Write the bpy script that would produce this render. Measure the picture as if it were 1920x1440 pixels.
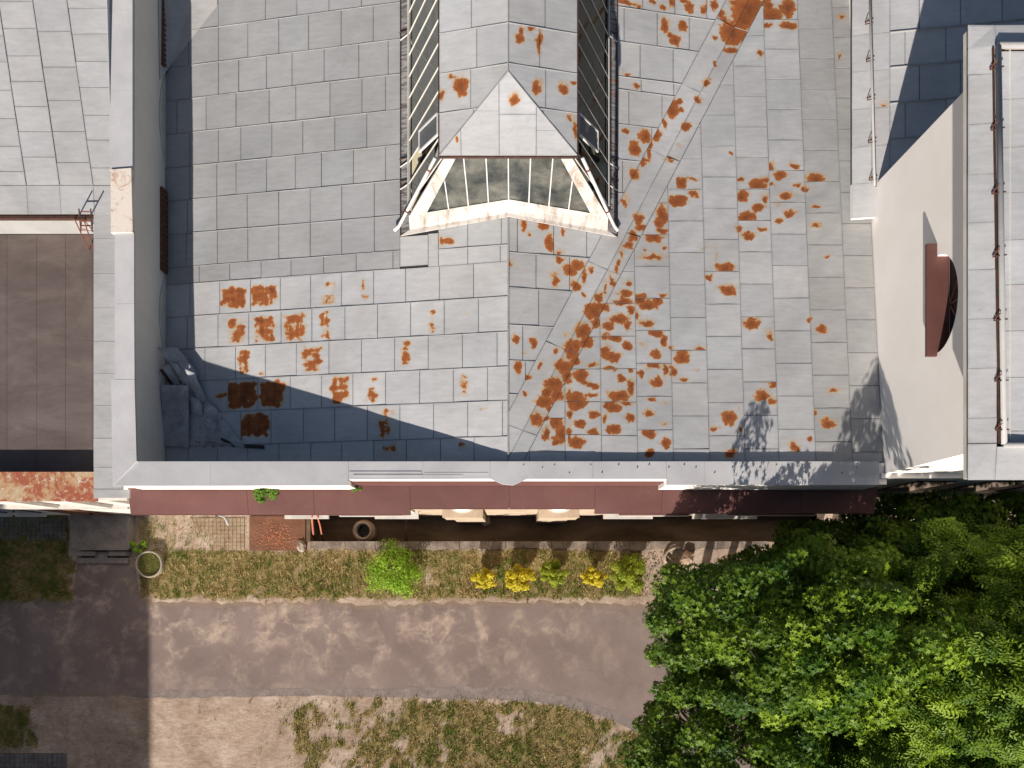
import bpy, math, random
import numpy as np
from mathutils import Vector, noise as mnoise
from mathutils.geometry import tessellate_polygon

random.seed(7)
NR = np.random.default_rng(11)
for o in list(bpy.data.objects):
    bpy.data.objects.remove(o)
SC = bpy.context.scene
COL = SC.collection

# ------------------------------------------------------------------ camera
# a drone camera looking straight down; the frame is cut from the upper part of
# its picture, so the lens is shifted and the point below the drone lies low
CAM_Z, FPX, NU, NV = 24.2, 1331.0, 960.0, 1062.0
cd = bpy.data.cameras.new('camera')
cam = bpy.data.objects.new('camera', cd)
COL.objects.link(cam)
cam.location = (0, 0, CAM_Z)
cd.sensor_fit = 'HORIZONTAL'
cd.sensor_width = 36.0
cd.lens = FPX / 1920.0 * 36.0
cd.shift_y = (NV - 720.0) / 1920.0
cd.clip_start = 0.1
cd.clip_end = 2000
SC.camera = cam

# ------------------------------------------------------------------ light
SUN_X, SUN_Y = 0.48, 2.0                  # shadow run east / north per metre of height
sv = Vector((-SUN_X, -SUN_Y, 1.0)).normalized()
elev = math.asin(sv.z)
wd = bpy.data.worlds.new('World')
SC.world = wd
wd.use_nodes = True
nt = wd.node_tree
bg = nt.nodes['Background']
sky = nt.nodes.new('ShaderNodeTexSky')
sky.sky_type = 'NISHITA'
sky.sun_disc = False
sky.sun_elevation = elev
sky.sun_rotation = math.atan2(sv.x, sv.y) % (2 * math.pi)
sky.air_density = 1.0
sky.dust_density = 1.2
nt.links.new(sky.outputs[0], bg.inputs[0])
bg.inputs[1].default_value = 0.05
sl = bpy.data.lights.new('sun', 'SUN')
sl.energy = 5.0
sl.angle = math.radians(0.5)
sl.color = (1.0, 0.925, 0.84)
sun = bpy.data.objects.new('sun', sl)
COL.objects.link(sun)
sun.location = (-10, -30, 40)
sun.rotation_euler = sv.to_track_quat('Z', 'Y').to_euler()
SC.view_settings.view_transform = 'Standard'
SC.view_settings.look = 'None'
SC.view_settings.gamma = 1.0
SC.view_settings.exposure = 0.62
SC.render.engine = 'CYCLES'

# ------------------------------------------------------------------ coordinates
def P(u, v, z):
    """world point at height z that the photograph shows at (u, v)"""
    d = (CAM_Z - z) / FPX
    return Vector(((u - NU) * d, (NV - v) * d, z))
def PX(u, z): return (u - NU) * (CAM_Z - z) / FPX
def PY(v, z): return (NV - v) * (CAM_Z - z) / FPX
class Plane:                                # z = a + b x + c y
    def __init__(s, a, b, c): s.a, s.b, s.c = a, b, c
    def z(s, x, y): return s.a + s.b * x + s.c * y
    def px(s, u, v):
        kx, ky = (u - NU) / FPX, (NV - v) / FPX
        D = (CAM_Z - s.a) / (1 + s.b * kx + s.c * ky)
        return Vector((kx * D, ky * D, CAM_Z - D))

# ------------------------------------------------------------------ object helpers
def new_obj(name, me, mat, parent=None):
    o = bpy.data.objects.new(name, me)
    COL.objects.link(o)
    if mat is not None:
        for m in (mat if isinstance(mat, (list, tuple)) else [mat]):
            me.materials.append(m)
    if parent is not None:
        o.parent = parent
        o.location = -WL[parent.name]
        WL[o.name] = Vector((0, 0, 0))
    else:
        WL[o.name] = Vector((0, 0, 0))
    return o
WL = {}
def tag(o, label, cat, group=None, kind=None):
    if label: o['label'] = label
    if cat: o['category'] = cat
    if group: o['group'] = group
    if kind: o['kind'] = kind
    return o
def thing(name, label, cat, loc=(0, 0, 0), group=None):
    o = bpy.data.objects.new(name, None)
    COL.objects.link(o)
    o.location = loc
    o.empty_display_size = 0.2
    WL[o.name] = Vector(loc)
    return tag(o, label, cat, group)
def structure(o):
    o['kind'] = 'structure'
    return o

class MB:
    def __init__(s): s.v, s.f = [], []
    def add(s, vs, fs):
        n = len(s.v)
        s.v += [tuple(p) for p in vs]
        s.f += [tuple(i + n for i in f) for f in fs]
        return s
    def box(s, x0, x1, y0, y1, z0, z1):
        return s.add([(x0,y0,z0),(x1,y0,z0),(x1,y1,z0),(x0,y1,z0),(x0,y0,z1),(x1,y0,z1),(x1,y1,z1),(x0,y1,z1)],
                     [(3,2,1,0),(4,5,6,7),(0,1,5,4),(1,2,6,5),(2,3,7,6),(3,0,4,7)])
    def hexa(s, bot, top):
        return s.add(list(bot) + list(top), [(3,2,1,0),(4,5,6,7),(0,1,5,4),(1,2,6,5),(2,3,7,6),(3,0,4,7)])
    def prism(s, poly, zb, zt):
        """poly ccw xy; zb, zt numbers or functions of (x, y)"""
        fb = zb if callable(zb) else (lambda x, y: zb)
        ft = zt if callable(zt) else (lambda x, y: zt)
        n = len(poly)
        vs = [(p[0], p[1], fb(p[0], p[1])) for p in poly] + [(p[0], p[1], ft(p[0], p[1])) for p in poly]
        fs = [tuple(range(n - 1, -1, -1)), tuple(range(n, 2 * n))]
        fs += [(i, (i + 1) % n, n + (i + 1) % n, n + i) for i in range(n)]
        return s.add(vs, fs)
    def bar(s, p, q, w, h, up=(0, 0, 1)):
        p, q = Vector(p), Vector(q)
        d = (q - p).normalized()
        up = Vector(up)
        sd = d.cross(up)
        if sd.length < 1e-4: sd = d.cross(Vector((1, 0, 0)))
        sd.normalize()
        u = sd.cross(d).normalized()
        a, b = sd * w / 2, u * h / 2
        return s.hexa([p - a - b, p + a - b, q + a - b, q - a - b], [p - a + b, p + a + b, q + a + b, q - a + b])
    def tube(s, pts, rs, n=8, cap=True):
        pts = [Vector(p) for p in pts]
        if not isinstance(rs, (list, tuple)): rs = [rs] * len(pts)
        base = len(s.v)
        for i, p in enumerate(pts):
            d = (pts[min(i + 1, len(pts) - 1)] - pts[max(i - 1, 0)]).normalized()
            a = d.cross(Vector((0.13, 0.21, 1)))
            if a.length < 1e-3: a = d.cross(Vector((1, 0, 0)))
            a.normalize(); b = d.cross(a)
            for k in range(n):
                t = 2 * math.pi * k / n
                s.v.append(tuple(p + (a * math.cos(t) + b * math.sin(t)) * rs[i]))
        for i in range(len(pts) - 1):
            for k in range(n):
                k2 = (k + 1) % n
                s.f.append((base + i*n + k, base + i*n + k2, base + (i+1)*n + k2, base + (i+1)*n + k))
        if cap:
            s.f.append(tuple(base + k for k in range(n - 1, -1, -1)))
            s.f.append(tuple(base + (len(pts) - 1)*n + k for k in range(n)))
        return s
    def lathe(s, prof, c, n=28):
        base = len(s.v)
        for r, z in prof:
            for k in range(n):
                t = 2 * math.pi * k / n
                s.v.append((c[0] + r * math.cos(t), c[1] + r * math.sin(t), c[2] + z))
        for i in range(len(prof) - 1):
            for k in range(n):
                k2 = (k + 1) % n
                s.f.append((base + i*n + k, base + i*n + k2, base + (i+1)*n + k2, base + (i+1)*n + k))
        return s
    def build(s, name, mat, parent=None, smooth=False):
        me = bpy.data.meshes.new(name)
        me.from_pydata(s.v, [], s.f)
        me.update()
        if smooth:
            me.polygons.foreach_set('use_smooth', [True] * len(me.polygons))
        return new_obj(name, me, mat, parent)

def np_mesh(name, V, F, nper, attr=None, smooth=False):
    """V (n,3) float, F (m,nper) int -> mesh; attr {name: per-vertex float array}"""
    me = bpy.data.meshes.new(name)
    V = np.asarray(V, dtype=np.float32); F = np.asarray(F, dtype=np.int32)
    me.vertices.add(len(V)); me.vertices.foreach_set('co', V.ravel())
    me.loops.add(F.size); me.loops.foreach_set('vertex_index', F.ravel())
    me.polygons.add(len(F))
    me.polygons.foreach_set('loop_start', np.arange(0, F.size, nper, dtype=np.int32))
    me.polygons.foreach_set('loop_total', np.full(len(F), nper, dtype=np.int32))
    if smooth: me.polygons.foreach_set('use_smooth', np.ones(len(F), dtype=bool))
    me.update(calc_edges=True)
    for k, a in (attr or {}).items():
        at = me.attributes.new(k, 'FLOAT', 'POINT')
        at.data.foreach_set('value', np.asarray(a, dtype=np.float32))
    me.validate()
    return me

def clip(poly, a, b, c):
    """keep the part of a polygon (xy tuples) with a x + b y <= c"""
    out = []
    n = len(poly)
    for i in range(n):
        p, q = poly[i], poly[(i + 1) % n]
        dp, dq = a*p[0] + b*p[1] - c, a*q[0] + b*q[1] - c
        if dp <= 0: out.append(p)
        if (dp < 0 < dq) or (dq < 0 < dp):
            t = dp / (dp - dq)
            out.append((p[0] + (q[0]-p[0])*t, p[1] + (q[1]-p[1])*t))
    return out
def area(poly):
    return 0.5 * sum(poly[i-1][0]*poly[i][1] - poly[i][0]*poly[i-1][1] for i in range(len(poly)))

# ------------------------------------------------------------------ materials
class N:
    """small node-tree writer"""
    def __init__(s, name):
        s.m = bpy.data.materials.new(name); s.m.use_nodes = True
        s.t = s.m.node_tree; s.b = s.t.nodes['Principled BSDF']; s.o = s.t.nodes['Material Output']
        s.pos = s.t.nodes.new('ShaderNodeNewGeometry').outputs['Position']
    def node(s, typ, **kw):
        n = s.t.nodes.new(typ)
        for k, v in kw.items(): setattr(n, k, v)
        return n
    def link(s, a, b): s.t.links.new(a, b)
    def val(s, x, sock):
        if isinstance(x, (int, float)): sock.default_value = x
        elif isinstance(x, tuple): sock.default_value = (*x, 1.0)[:4] if len(sock.default_value) == 4 else x
        else: s.link(x, sock)
    def noise(s, scale, detail=4, rough=0.55, dist=0.0, vec=None, stretch=None):
        n = s.node('ShaderNodeTexNoise')
        n.inputs['Scale'].default_value = scale; n.inputs['Detail'].default_value = detail
        n.inputs['Roughness'].default_value = rough; n.inputs['Distortion'].default_value = dist
        v = vec or s.pos
        if stretch:
            mp = s.node('ShaderNodeMapping'); mp.inputs['Scale'].default_value = stretch
            s.link(v, mp.inputs['Vector']); v = mp.outputs[0]
        s.link(v, n.inputs['Vector'])
        return n.outputs['Fac']
    def ramp(s, fac, *stops):
        r = s.node('ShaderNodeValToRGB')
        e = r.color_ramp.elements
        while len(e) < len(stops): e.new(0.5)
        for i, (p, c) in enumerate(stops):
            e[i].position = p
            e[i].color = (c, c, c, 1) if isinstance(c, (int, float)) else (*c, 1)
        s.link(fac, r.inputs[0])
        return r.outputs[0]
    def mix(s, fac, a, b, mode='MIX'):
        n = s.node('ShaderNodeMix', data_type='RGBA', blend_type=mode)
        s.val(fac, n.inputs[0]); s.val(a, n.inputs[6]); s.val(b, n.inputs[7])
        return n.outputs[2]
    def math(s, op, a, b=0.0, clamp=False):
        n = s.node('ShaderNodeMath', operation=op, use_clamp=clamp)
        s.val(a, n.inputs[0]); s.val(b, n.inputs[1])
        return n.outputs[0]
    def attr(s, name):
        n = s.node('ShaderNodeAttribute'); n.attribute_name = name
        return n.outputs['Fac']
    def objcol(s): return s.node('ShaderNodeObjectInfo').outputs['Color']
    def objrnd(s): return s.node('ShaderNodeObjectInfo').outputs['Random']
    def bump(s, h, strength=0.3, dist=0.02):
        n = s.node('ShaderNodeBump'); n.inputs['Strength'].default_value = strength; n.inputs['Distance'].default_value = dist
        s.link(h, n.inputs['Height']); s.link(n.outputs[0], s.b.inputs['Normal'])
    def done(s, color, rough=0.7, spec=0.3, metal=0.0):
        s.val(color, s.b.inputs['Base Color']); s.val(rough, s.b.inputs['Roughness'])
        s.b.inputs['Specular IOR Level'].default_value = spec; s.b.inputs['Metallic'].default_value = metal
        return s.m

def two_tone(name, c1, c2, scale, rough=0.8, spec=0.25, fine=40.0, famt=0.25, bump=0.25, bdist=0.01, lo=0.35, hi=0.65, stretch=None, detail=6):
    k = N(name)
    f = k.ramp(k.noise(scale, detail, 0.6, 0.3, stretch=stretch), (lo, 0.0), (hi, 1.0))
    c = k.mix(f, c1, c2)
    g = k.noise(fine, 4, 0.7)
    c = k.mix(famt, c, k.ramp(g, (0.3, 0.25), (0.7, 0.8)), 'OVERLAY')
    if bump: k.bump(g, bump, bdist)
    return k.done(c, rough, spec)

def make_sheet_metal():
    k = N('painted_sheet_metal')
    base = k.objcol()
    big = k.noise(0.55, 5, 0.6, 0.4)
    base = k.mix(0.55, base, k.ramp(big, (0.3, 0.38), (0.7, 0.62)), 'OVERLAY')
    st = k.noise(3.0, 6, 0.65, 0.2, stretch=(1.0, 4.0, 1.0))
    base = k.mix(0.35, base, k.ramp(st, (0.25, 0.34), (0.75, 0.64)), 'OVERLAY')
    gr = k.noise(70, 3, 0.8)
    base = k.mix(0.30, base, k.ramp(gr, (0.3, 0.36), (0.7, 0.64)), 'OVERLAY')
    dark = k.ramp(k.noise(1.7, 7, 0.72, 0.8), (0.60, 0.0), (0.78, 0.4))
    base = k.mix(dark, base, (0.20, 0.19, 0.18))
    spk = k.ramp(k.noise(26, 2, 0.5), (0.76, 0.0), (0.80, 0.7))
    base = k.mix(spk, base, (0.62, 0.59, 0.54))
    gm = k.math('MULTIPLY', k.attr('grime'), k.ramp(k.noise(5, 6, 0.7, 0.5), (0.35, 0.10), (0.65, 1.0)))
    base = k.mix(k.math('MULTIPLY', gm, 0.24), base, (0.13, 0.125, 0.12))
    r = k.attr('rust')
    n1 = k.noise(9, 6, 0.65, 0.5)
    n2 = k.noise(45, 4, 0.7)
    w = k.math('ADD', k.math('MULTIPLY', k.math('SUBTRACT', n1, 0.5), 0.75), k.math('MULTIPLY', k.math('SUBTRACT', n2, 0.5), 0.26))
    gate = k.math('MULTIPLY', r, 5.0, clamp=True)
    m = k.math('ADD', r, k.math('MULTIPLY', w, gate))
    halo = k.ramp(m, (0.14, 0.0), (0.30, 0.22), (0.46, 0.72))
    c = k.mix(halo, base, (0.46, 0.27, 0.085))
    core = k.ramp(m, (0.462, 0.0), (0.498, 1.0))
    rc = k.ramp(k.math('ADD', k.math('MULTIPLY', n2, 0.4), k.math('MULTIPLY', m, 0.55)), (0.40, (0.36, 0.122, 0.034)), (0.58, (0.265, 0.078, 0.022)), (0.82, (0.115, 0.038, 0.017)))
    c = k.mix(core, c, rc)
    rough = k.mix(core, (0.56,)*3, (0.95,)*3)
    h = k.math('ADD', k.math('MULTIPLY', k.noise(2.2, 3, 0.5), 1.0), k.math('MULTIPLY', gr, 0.06))
    k.bump(h, 0.35, 0.02)
    return k.done(c, rough, 0.3)
M = {}
M['sheet'] = make_sheet_metal()
M['old_concrete'] = two_tone('dirty_old_concrete', (0.125,0.10,0.082), (0.27,0.222,0.185), 2.6, 0.93, 0.12, 24, 0.5, 0.5)
M['dull_glass'] = two_tone('dull_dusty_glass', (0.075,0.08,0.085), (0.11,0.115,0.12), 2.0, 0.5, 0.2, bump=0)
M['deck'] = two_tone('dark_roof_deck', (0.035,0.034,0.034), (0.05,0.047,0.045), 3)
M['seam'] = two_tone('grey_seam_metal', (0.24,0.235,0.23), (0.33,0.325,0.32), 5, 0.55)
M['coping'] = two_tone('pale_zinc_coping', (0.44,0.43,0.435), (0.52,0.51,0.51), 1.3, 0.5, 0.3, 60, 0.18, 0.1)
M['plaster'] = two_tone('cream_plaster', (0.80,0.75,0.70), (0.85,0.805,0.76), 0.8, 0.9, 0.15, 50, 0.10, 0.12)
M['grey_plaster'] = two_tone('grey_beige_plaster', (0.68,0.63,0.55), (0.76,0.71,0.63), 0.9, 0.9, 0.15, 40, 0.2, 0.2)
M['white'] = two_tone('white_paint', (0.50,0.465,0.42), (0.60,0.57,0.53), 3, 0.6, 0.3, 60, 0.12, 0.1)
def make_maroon():
    k = N('maroon_painted_metal')
    c = k.mix(k.ramp(k.noise(0.9, 6, 0.6, 0.4), (0.3, 0.0), (0.7, 1.0)), (0.098,0.040,0.034), (0.135,0.060,0.053))
    c = k.mix(k.ramp(k.noise(6, 6, 0.7), (0.55, 0.0), (0.75, 0.5)), c, (0.13, 0.05, 0.03))
    c = k.mix(k.ramp(k.noise(38, 2, 0.5), (0.74, 0.0), (0.78, 0.8)), c, (0.42, 0.33, 0.28))
    k.bump(k.noise(3, 4), 0.2, 0.02)
    return k.done(c, 0.6, 0.3)
M['maroon'] = make_maroon()
def make_stained():
    k = N('stained_white_paint')
    c = k.mix(k.ramp(k.noise(2.2, 7, 0.7, 0.6, stretch=(2.5, 1, 1)), (0.48, 0.0), (0.70, 0.8)), (0.52,0.485,0.45), (0.20,0.13,0.085))
    c = k.mix(k.ramp(k.noise(14, 5, 0.8), (0.58, 0.0), (0.72, 0.6)), c, (0.22, 0.16, 0.12))
    k.bump(k.noise(20, 4), 0.2, 0.01)
    return k.done(c, 0.7, 0.25)
M['stained'] = make_stained()
M['sandstone'] = two_tone('tan_plinth_plaster', (0.36,0.275,0.20), (0.46,0.37,0.28), 1.6, 0.9, 0.15, 40, 0.2, 0.2)
M['white_strip'] = two_tone('pale_metal_strip', (0.29,0.285,0.28), (0.35,0.345,0.34), 1.5, 0.6, 0.3, 50, 0.2, 0.1)
def make_rusty_coping():
    k = N('peeling_rusty_coping')
    n = k.noise(1.6, 9, 0.74, 0.25)
    c = k.ramp(n, (0.34, (0.50,0.40,0.28)), (0.46, (0.44,0.28,0.15)), (0.53, (0.33,0.10,0.055)), (0.66, (0.30,0.085,0.05)), (0.72, (0.55,0.45,0.36)))
    c = k.mix(k.ramp(k.noise(7, 5, 0.7), (0.56, 0.0), (0.66, 0.85)), c, (0.60, 0.53, 0.45))
    c = k.mix(0.4, c, k.ramp(k.noise(30, 4, 0.8), (0.3, 0.3), (0.7, 0.7)), 'OVERLAY')
    k.bump(k.noise(12, 5), 0.3, 0.01)
    return k.done(c, 0.85, 0.2)
M['rusty_coping'] = make_rusty_coping()
def make_peeling():
    k = N('peeling_cream_slab')
    c = k.mix(k.ramp(k.noise(3.0, 8, 0.75, 1.0), (0.54, 0.0), (0.66, 0.85)), (0.70,0.62,0.54), (0.40,0.20,0.10))
    c = k.mix(k.ramp(k.noise(11, 5, 0.8), (0.60, 0.0), (0.72, 0.7)), c, (0.25,0.15,0.10))
    k.bump(k.noise(10, 5), 0.3, 0.01)
    return k.done(c, 0.85, 0.2)
M['peeling'] = make_peeling()
def make_bitumen():
    k = N('brown_bitumen_felt')
    n = k.noise(0.7, 7, 0.65, 0.6, stretch=(0.6, 1.2, 1))
    c = k.ramp(n, (0.3, (0.082,0.062,0.056)), (0.55, (0.115,0.088,0.08)), (0.75, (0.165,0.132,0.12)))
    c = k.mix(k.ramp(k.noise(0.9, 7, 0.72, 0.8, stretch=(0.8, 1.0, 1)), (0.52, 0.0), (0.74, 0.5)), c, (0.19,0.155,0.135))
    c = k.mix(k.ramp(k.noise(30, 3, 0.7), (0.72, 0.0), (0.80, 0.6)), c, (0.4,0.36,0.3))
    w = k.noise(1.1, 4, 0.6, 0.6, stretch=(0.5, 1.4, 1))
    k.bump(w, 0.35, 0.05)
    return k.done(c, 0.78, 0.3)
M['bitumen'] = make_bitumen()
M['concrete'] = two_tone('weathered_concrete', (0.26,0.215,0.17), (0.40,0.335,0.275), 2.2, 0.92, 0.15, 28, 0.4, 0.4)
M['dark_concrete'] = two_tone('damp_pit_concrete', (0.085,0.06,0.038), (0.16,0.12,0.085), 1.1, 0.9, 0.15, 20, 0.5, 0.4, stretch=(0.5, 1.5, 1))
M['porch'] = two_tone('grey_porch_concrete', (0.17,0.145,0.13), (0.26,0.225,0.20), 2.6, 0.92, 0.15, 24, 0.6, 0.4)
M['rust_plate'] = two_tone('brown_rusted_plate', (0.13,0.062,0.038), (0.19,0.09,0.055), 2.0, 0.85, 0.2, 30, 0.25, 0.2)
M['brick_chip'] = two_tone('red_brick_chips', (0.42,0.15,0.075), (0.50,0.26,0.16), 12, 0.9, 0.15)
M['red_oxide'] = two_tone('red_oxide_paint', (0.35,0.10,0.065), (0.43,0.16,0.11), 4, 0.7, 0.25)
M['dark_iron'] = two_tone('dark_rusty_iron', (0.035,0.024,0.02), (0.085,0.035,0.024), 8, 0.75, 0.3)
M['rust_iron'] = two_tone('rusty_iron', (0.20,0.06,0.03), (0.10,0.04,0.03), 9, 0.85, 0.2)
M['wood'] = two_tone('weathered_wood', (0.16,0.12,0.09), (0.26,0.20,0.15), 3, 0.9, 0.15, 40, 0.4, 0.3, stretch=(1, 6, 1))
M['brown_wood'] = two_tone('brown_shutter_paint', (0.10,0.048,0.03), (0.17,0.085,0.055), 12, 0.8, 0.2)
M['old_metal'] = two_tone('dull_old_sheet', (0.24,0.24,0.245), (0.48,0.48,0.485), 2.5, 0.6, 0.3, 30, 0.35, 0.3)
M['rubble'] = two_tone('grey_rubble', (0.24,0.20,0.165), (0.40,0.34,0.285), 6, 0.95, 0.1, 30, 0.5, 0.5)
M['stone'] = two_tone('brown_field_stone', (0.28,0.19,0.135), (0.40,0.29,0.215), 5, 0.9, 0.15, 30, 0.5, 0.5)
M['pipe_white'] = two_tone('white_enamel_pipe', (0.46,0.45,0.445), (0.56,0.55,0.54), 4, 0.45, 0.4, 50, 0.1, 0.05)
M['red_cloth'] = two_tone('red_plastic', (0.42,0.02,0.04), (0.50,0.04,0.05), 6, 0.6, 0.3)
M['dark_hole'] = two_tone('dark_water', (0.010,0.013,0.018), (0.02,0.025,0.035), 4, 0.12, 0.5, bump=0)
M['interior'] = two_tone('pale_interior_plaster', (0.50,0.45,0.30), (0.66,0.61,0.45), 1.1, 0.95, 0.1)
M['interior_dark'] = two_tone('dark_interior_timber', (0.03,0.028,0.026), (0.055,0.05,0.045), 2, 0.9, 0.1)
M['blind_glass'] = two_tone('dark_window_glass', (0.012,0.013,0.016), (0.022,0.023,0.026), 2, 0.08, 0.5, bump=0)
def make_glass(name, d1, d2, f1, f2):
    k = N(name)
    tr = k.node('ShaderNodeBsdfTransparent'); tr.inputs[0].default_value = (0.74, 0.77, 0.76, 1)
    gl = k.node('ShaderNodeBsdfGlossy'); gl.inputs['Roughness'].default_value = 0.06
    gl.inputs[0].default_value = (0.38, 0.39, 0.37, 1)
    df = k.node('ShaderNodeBsdfDiffuse')
    k.link(k.mix(k.ramp(k.noise(1.7, 5, 0.6), (0.35, 0.0), (0.7, 1.0)), d1, d2), df.inputs[0])
    fr = k.node('ShaderNodeFresnel'); fr.inputs[0].default_value = 1.5
    a = k.node('ShaderNodeMixShader'); k.link(k.ramp(k.noise(2.3, 6, 0.7, 0.5), (0.3, f1), (0.7, f2)), a.inputs[0])
    k.link(tr.outputs[0], a.inputs[1]); k.link(df.outputs[0], a.inputs[2])
    b = k.node('ShaderNodeMixShader'); k.link(fr.outputs[0], b.inputs[0])
    k.link(a.outputs[0], b.inputs[1]); k.link(gl.outputs[0], b.inputs[2])
    k.link(b.outputs[0], k.o.inputs['Surface'])
    return k.m
M['glass'] = make_glass('dirty_lantern_glass', (0.02,0.026,0.028), (0.11,0.10,0.065), .15, .42)
M['front_glass'] = make_glass('dusty_front_glass', (0.07,0.085,0.09), (0.36,0.35,0.30), .25, .6)
def make_flashing():
    k = N('streaked_flashing')
    st = k.noise(9, 6, 0.7, 0.3, stretch=(0.25, 2.2, 1))
    c = k.mix(k.ramp(st, (0.42, 0.0), (0.60, 0.85)), (0.30,0.295,0.29), (0.05,0.048,0.048))
    rs = k.math('MULTIPLY', k.ramp(k.noise(7, 6, 0.75, 0.4, stretch=(0.3, 2.4, 1)), (0.52, 0.0), (0.62, 1.0)), k.attr('rusty'))
    c = k.mix(rs, c, (0.33, 0.13, 0.05))
    return k.done(c, 0.7, 0.3)
M['flashing'] = make_flashing()
def make_leaf(name, c1, c2, trans=0.35, tcol=(0.16, 0.30, 0.02)):
    k = N(name)
    t = k.attr('tint')
    c = k.mix(t, c1, c2)
    df = k.b
    k.val(c, df.inputs['Base Color']); df.inputs['Roughness'].default_value = 0.5
    df.inputs['Specular IOR Level'].default_value = 0.18
    tl = k.node('ShaderNodeBsdfTranslucent')
    k.link(k.mix(0.6, c, tcol), tl.inputs[0])
    mx = k.node('ShaderNodeMixShader'); mx.inputs[0].default_value = trans
    k.link(df.outputs[0], mx.inputs[1]); k.link(tl.outputs[0], mx.inputs[2])
    k.link(mx.outputs[0], k.o.inputs['Surface'])
    return k.m
M['maple'] = make_leaf('maple_leaf', (0.024,0.062,0.006), (0.135,0.215,0.014), 0.14)
M['ash'] = make_leaf('ash_leaf', (0.042,0.095,0.007), (0.22,0.32,0.020), 0.16)
M['lime'] = make_leaf('lime_green_leaf', (0.17,0.31,0.02), (0.34,0.52,0.045), 0.35, (0.3,0.5,0.03))
M['gold'] = make_leaf('golden_leaf', (0.34,0.29,0.015), (0.66,0.53,0.03), 0.18, (0.5,0.4,0.03))
M['golden_green'] = make_leaf('golden_green_leaf', (0.12,0.17,0.012), (0.32,0.35,0.025), 0.18, (0.3,0.35,0.03))
M['weed'] = make_leaf('weed_leaf', (0.07,0.15,0.02), (0.16,0.27,0.035), 0.35)
M['grass'] = make_leaf('grass_blade', (0.52,0.39,0.19), (0.13,0.20,0.022), 0.25, (0.2,0.25,0.04))
M['bark'] = two_tone('grey_bark', (0.16,0.13,0.10), (0.27,0.23,0.18), 8, 0.95, 0.1, 40, 0.4, 0.4)
M['twig'] = two_tone('pale_twig', (0.34,0.28,0.21), (0.42,0.36,0.28), 8, 0.9, 0.1)

# ------------------------------------------------------------------ ground
def fbm(x, y, s, seed=0.0):
    return mnoise.fractal(Vector((x * s + seed, y * s - seed * 0.7, seed)), 0.9, 2.1, 4)
def sstep(a, b, x):
    t = min(1.0, max(0.0, (x - a) / (b - a)))
    return t * t * (3 - 2 * t)
def path_low(u):                              # lower edge of the asphalt in photo units on the ground
    pts = [(-800, 1309), (0, 1306), (280, 1303), (560, 1298), (760, 1300), (900, 1301), (1010, 1306), (1090, 1322), (1150, 1343), (1200, 1368), (1235, 1395), (1255, 1425), (1275, 1470), (1300, 1600), (1310, 1800)]
    for (a, b), (c, d) in zip(pts, pts[1:]):
        if a <= u <= c: return b + (d - b) * (u - a) / (c - a)
    return 2600 if u > 1310 else 1309
def grass_mask(x, y):
    u, v = NU + x * FPX / CAM_Z, NV - y * FPX / CAM_Z
    n = fbm(x, y, 0.8, 3.1); n2 = fbm(x, y, 2.3, 8.0)
    g = 0.0
    if v < 1130:
        g = 0.78 + 0.42 * n + 0.30 * n2
        g *= sstep(1131, 1114, v + 12 * n2)
        if v < 1045: g *= 0.55 + 0.45 * sstep(1028, 1046, v)
        if 130 < u < 262: g *= 0.15
        if u < 135 - 14 * n2: g = 0.95 + 0.2 * n
        if 330 < u < 470 and v < 1030: g *= 0.5
        if u > 1205: g *= 0.35
    else:
        lo = path_low(u)
        if v > lo - 3:
            e = sstep(lo + 2, lo + 26, v + 14 * n2)
            base = sstep(500, 930, u + 210 * n + 200 * n2)
            g = e * (base * (0.88 + 0.45 * n + 0.32 * n2))
            g += e * 0.75 * sstep(0.12, 0.5, fbm(x, y, 4.5, 17)) * sstep(480, 680, u)
            g *= 1 - 0.95 * sstep(36, 14, math.hypot(u - 952, (v - 1352) * 1.2) + 34 * n2)
            g *= 1 - 0.6 * sstep(48, 22, math.hypot(u - 1130, v - 1405) + 25 * n2)
            if u < 90: g = 0.85 * sstep(1316, 1334, v + 14 * n2) * sstep(78, 40, u + 30 * n2) * sstep(1408, 1396, v)
    return max(0.0, min(1.0, g))
PIT = (-6.85, 10.4, 0.84, 1.77)               # light well in front of the hall
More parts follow.
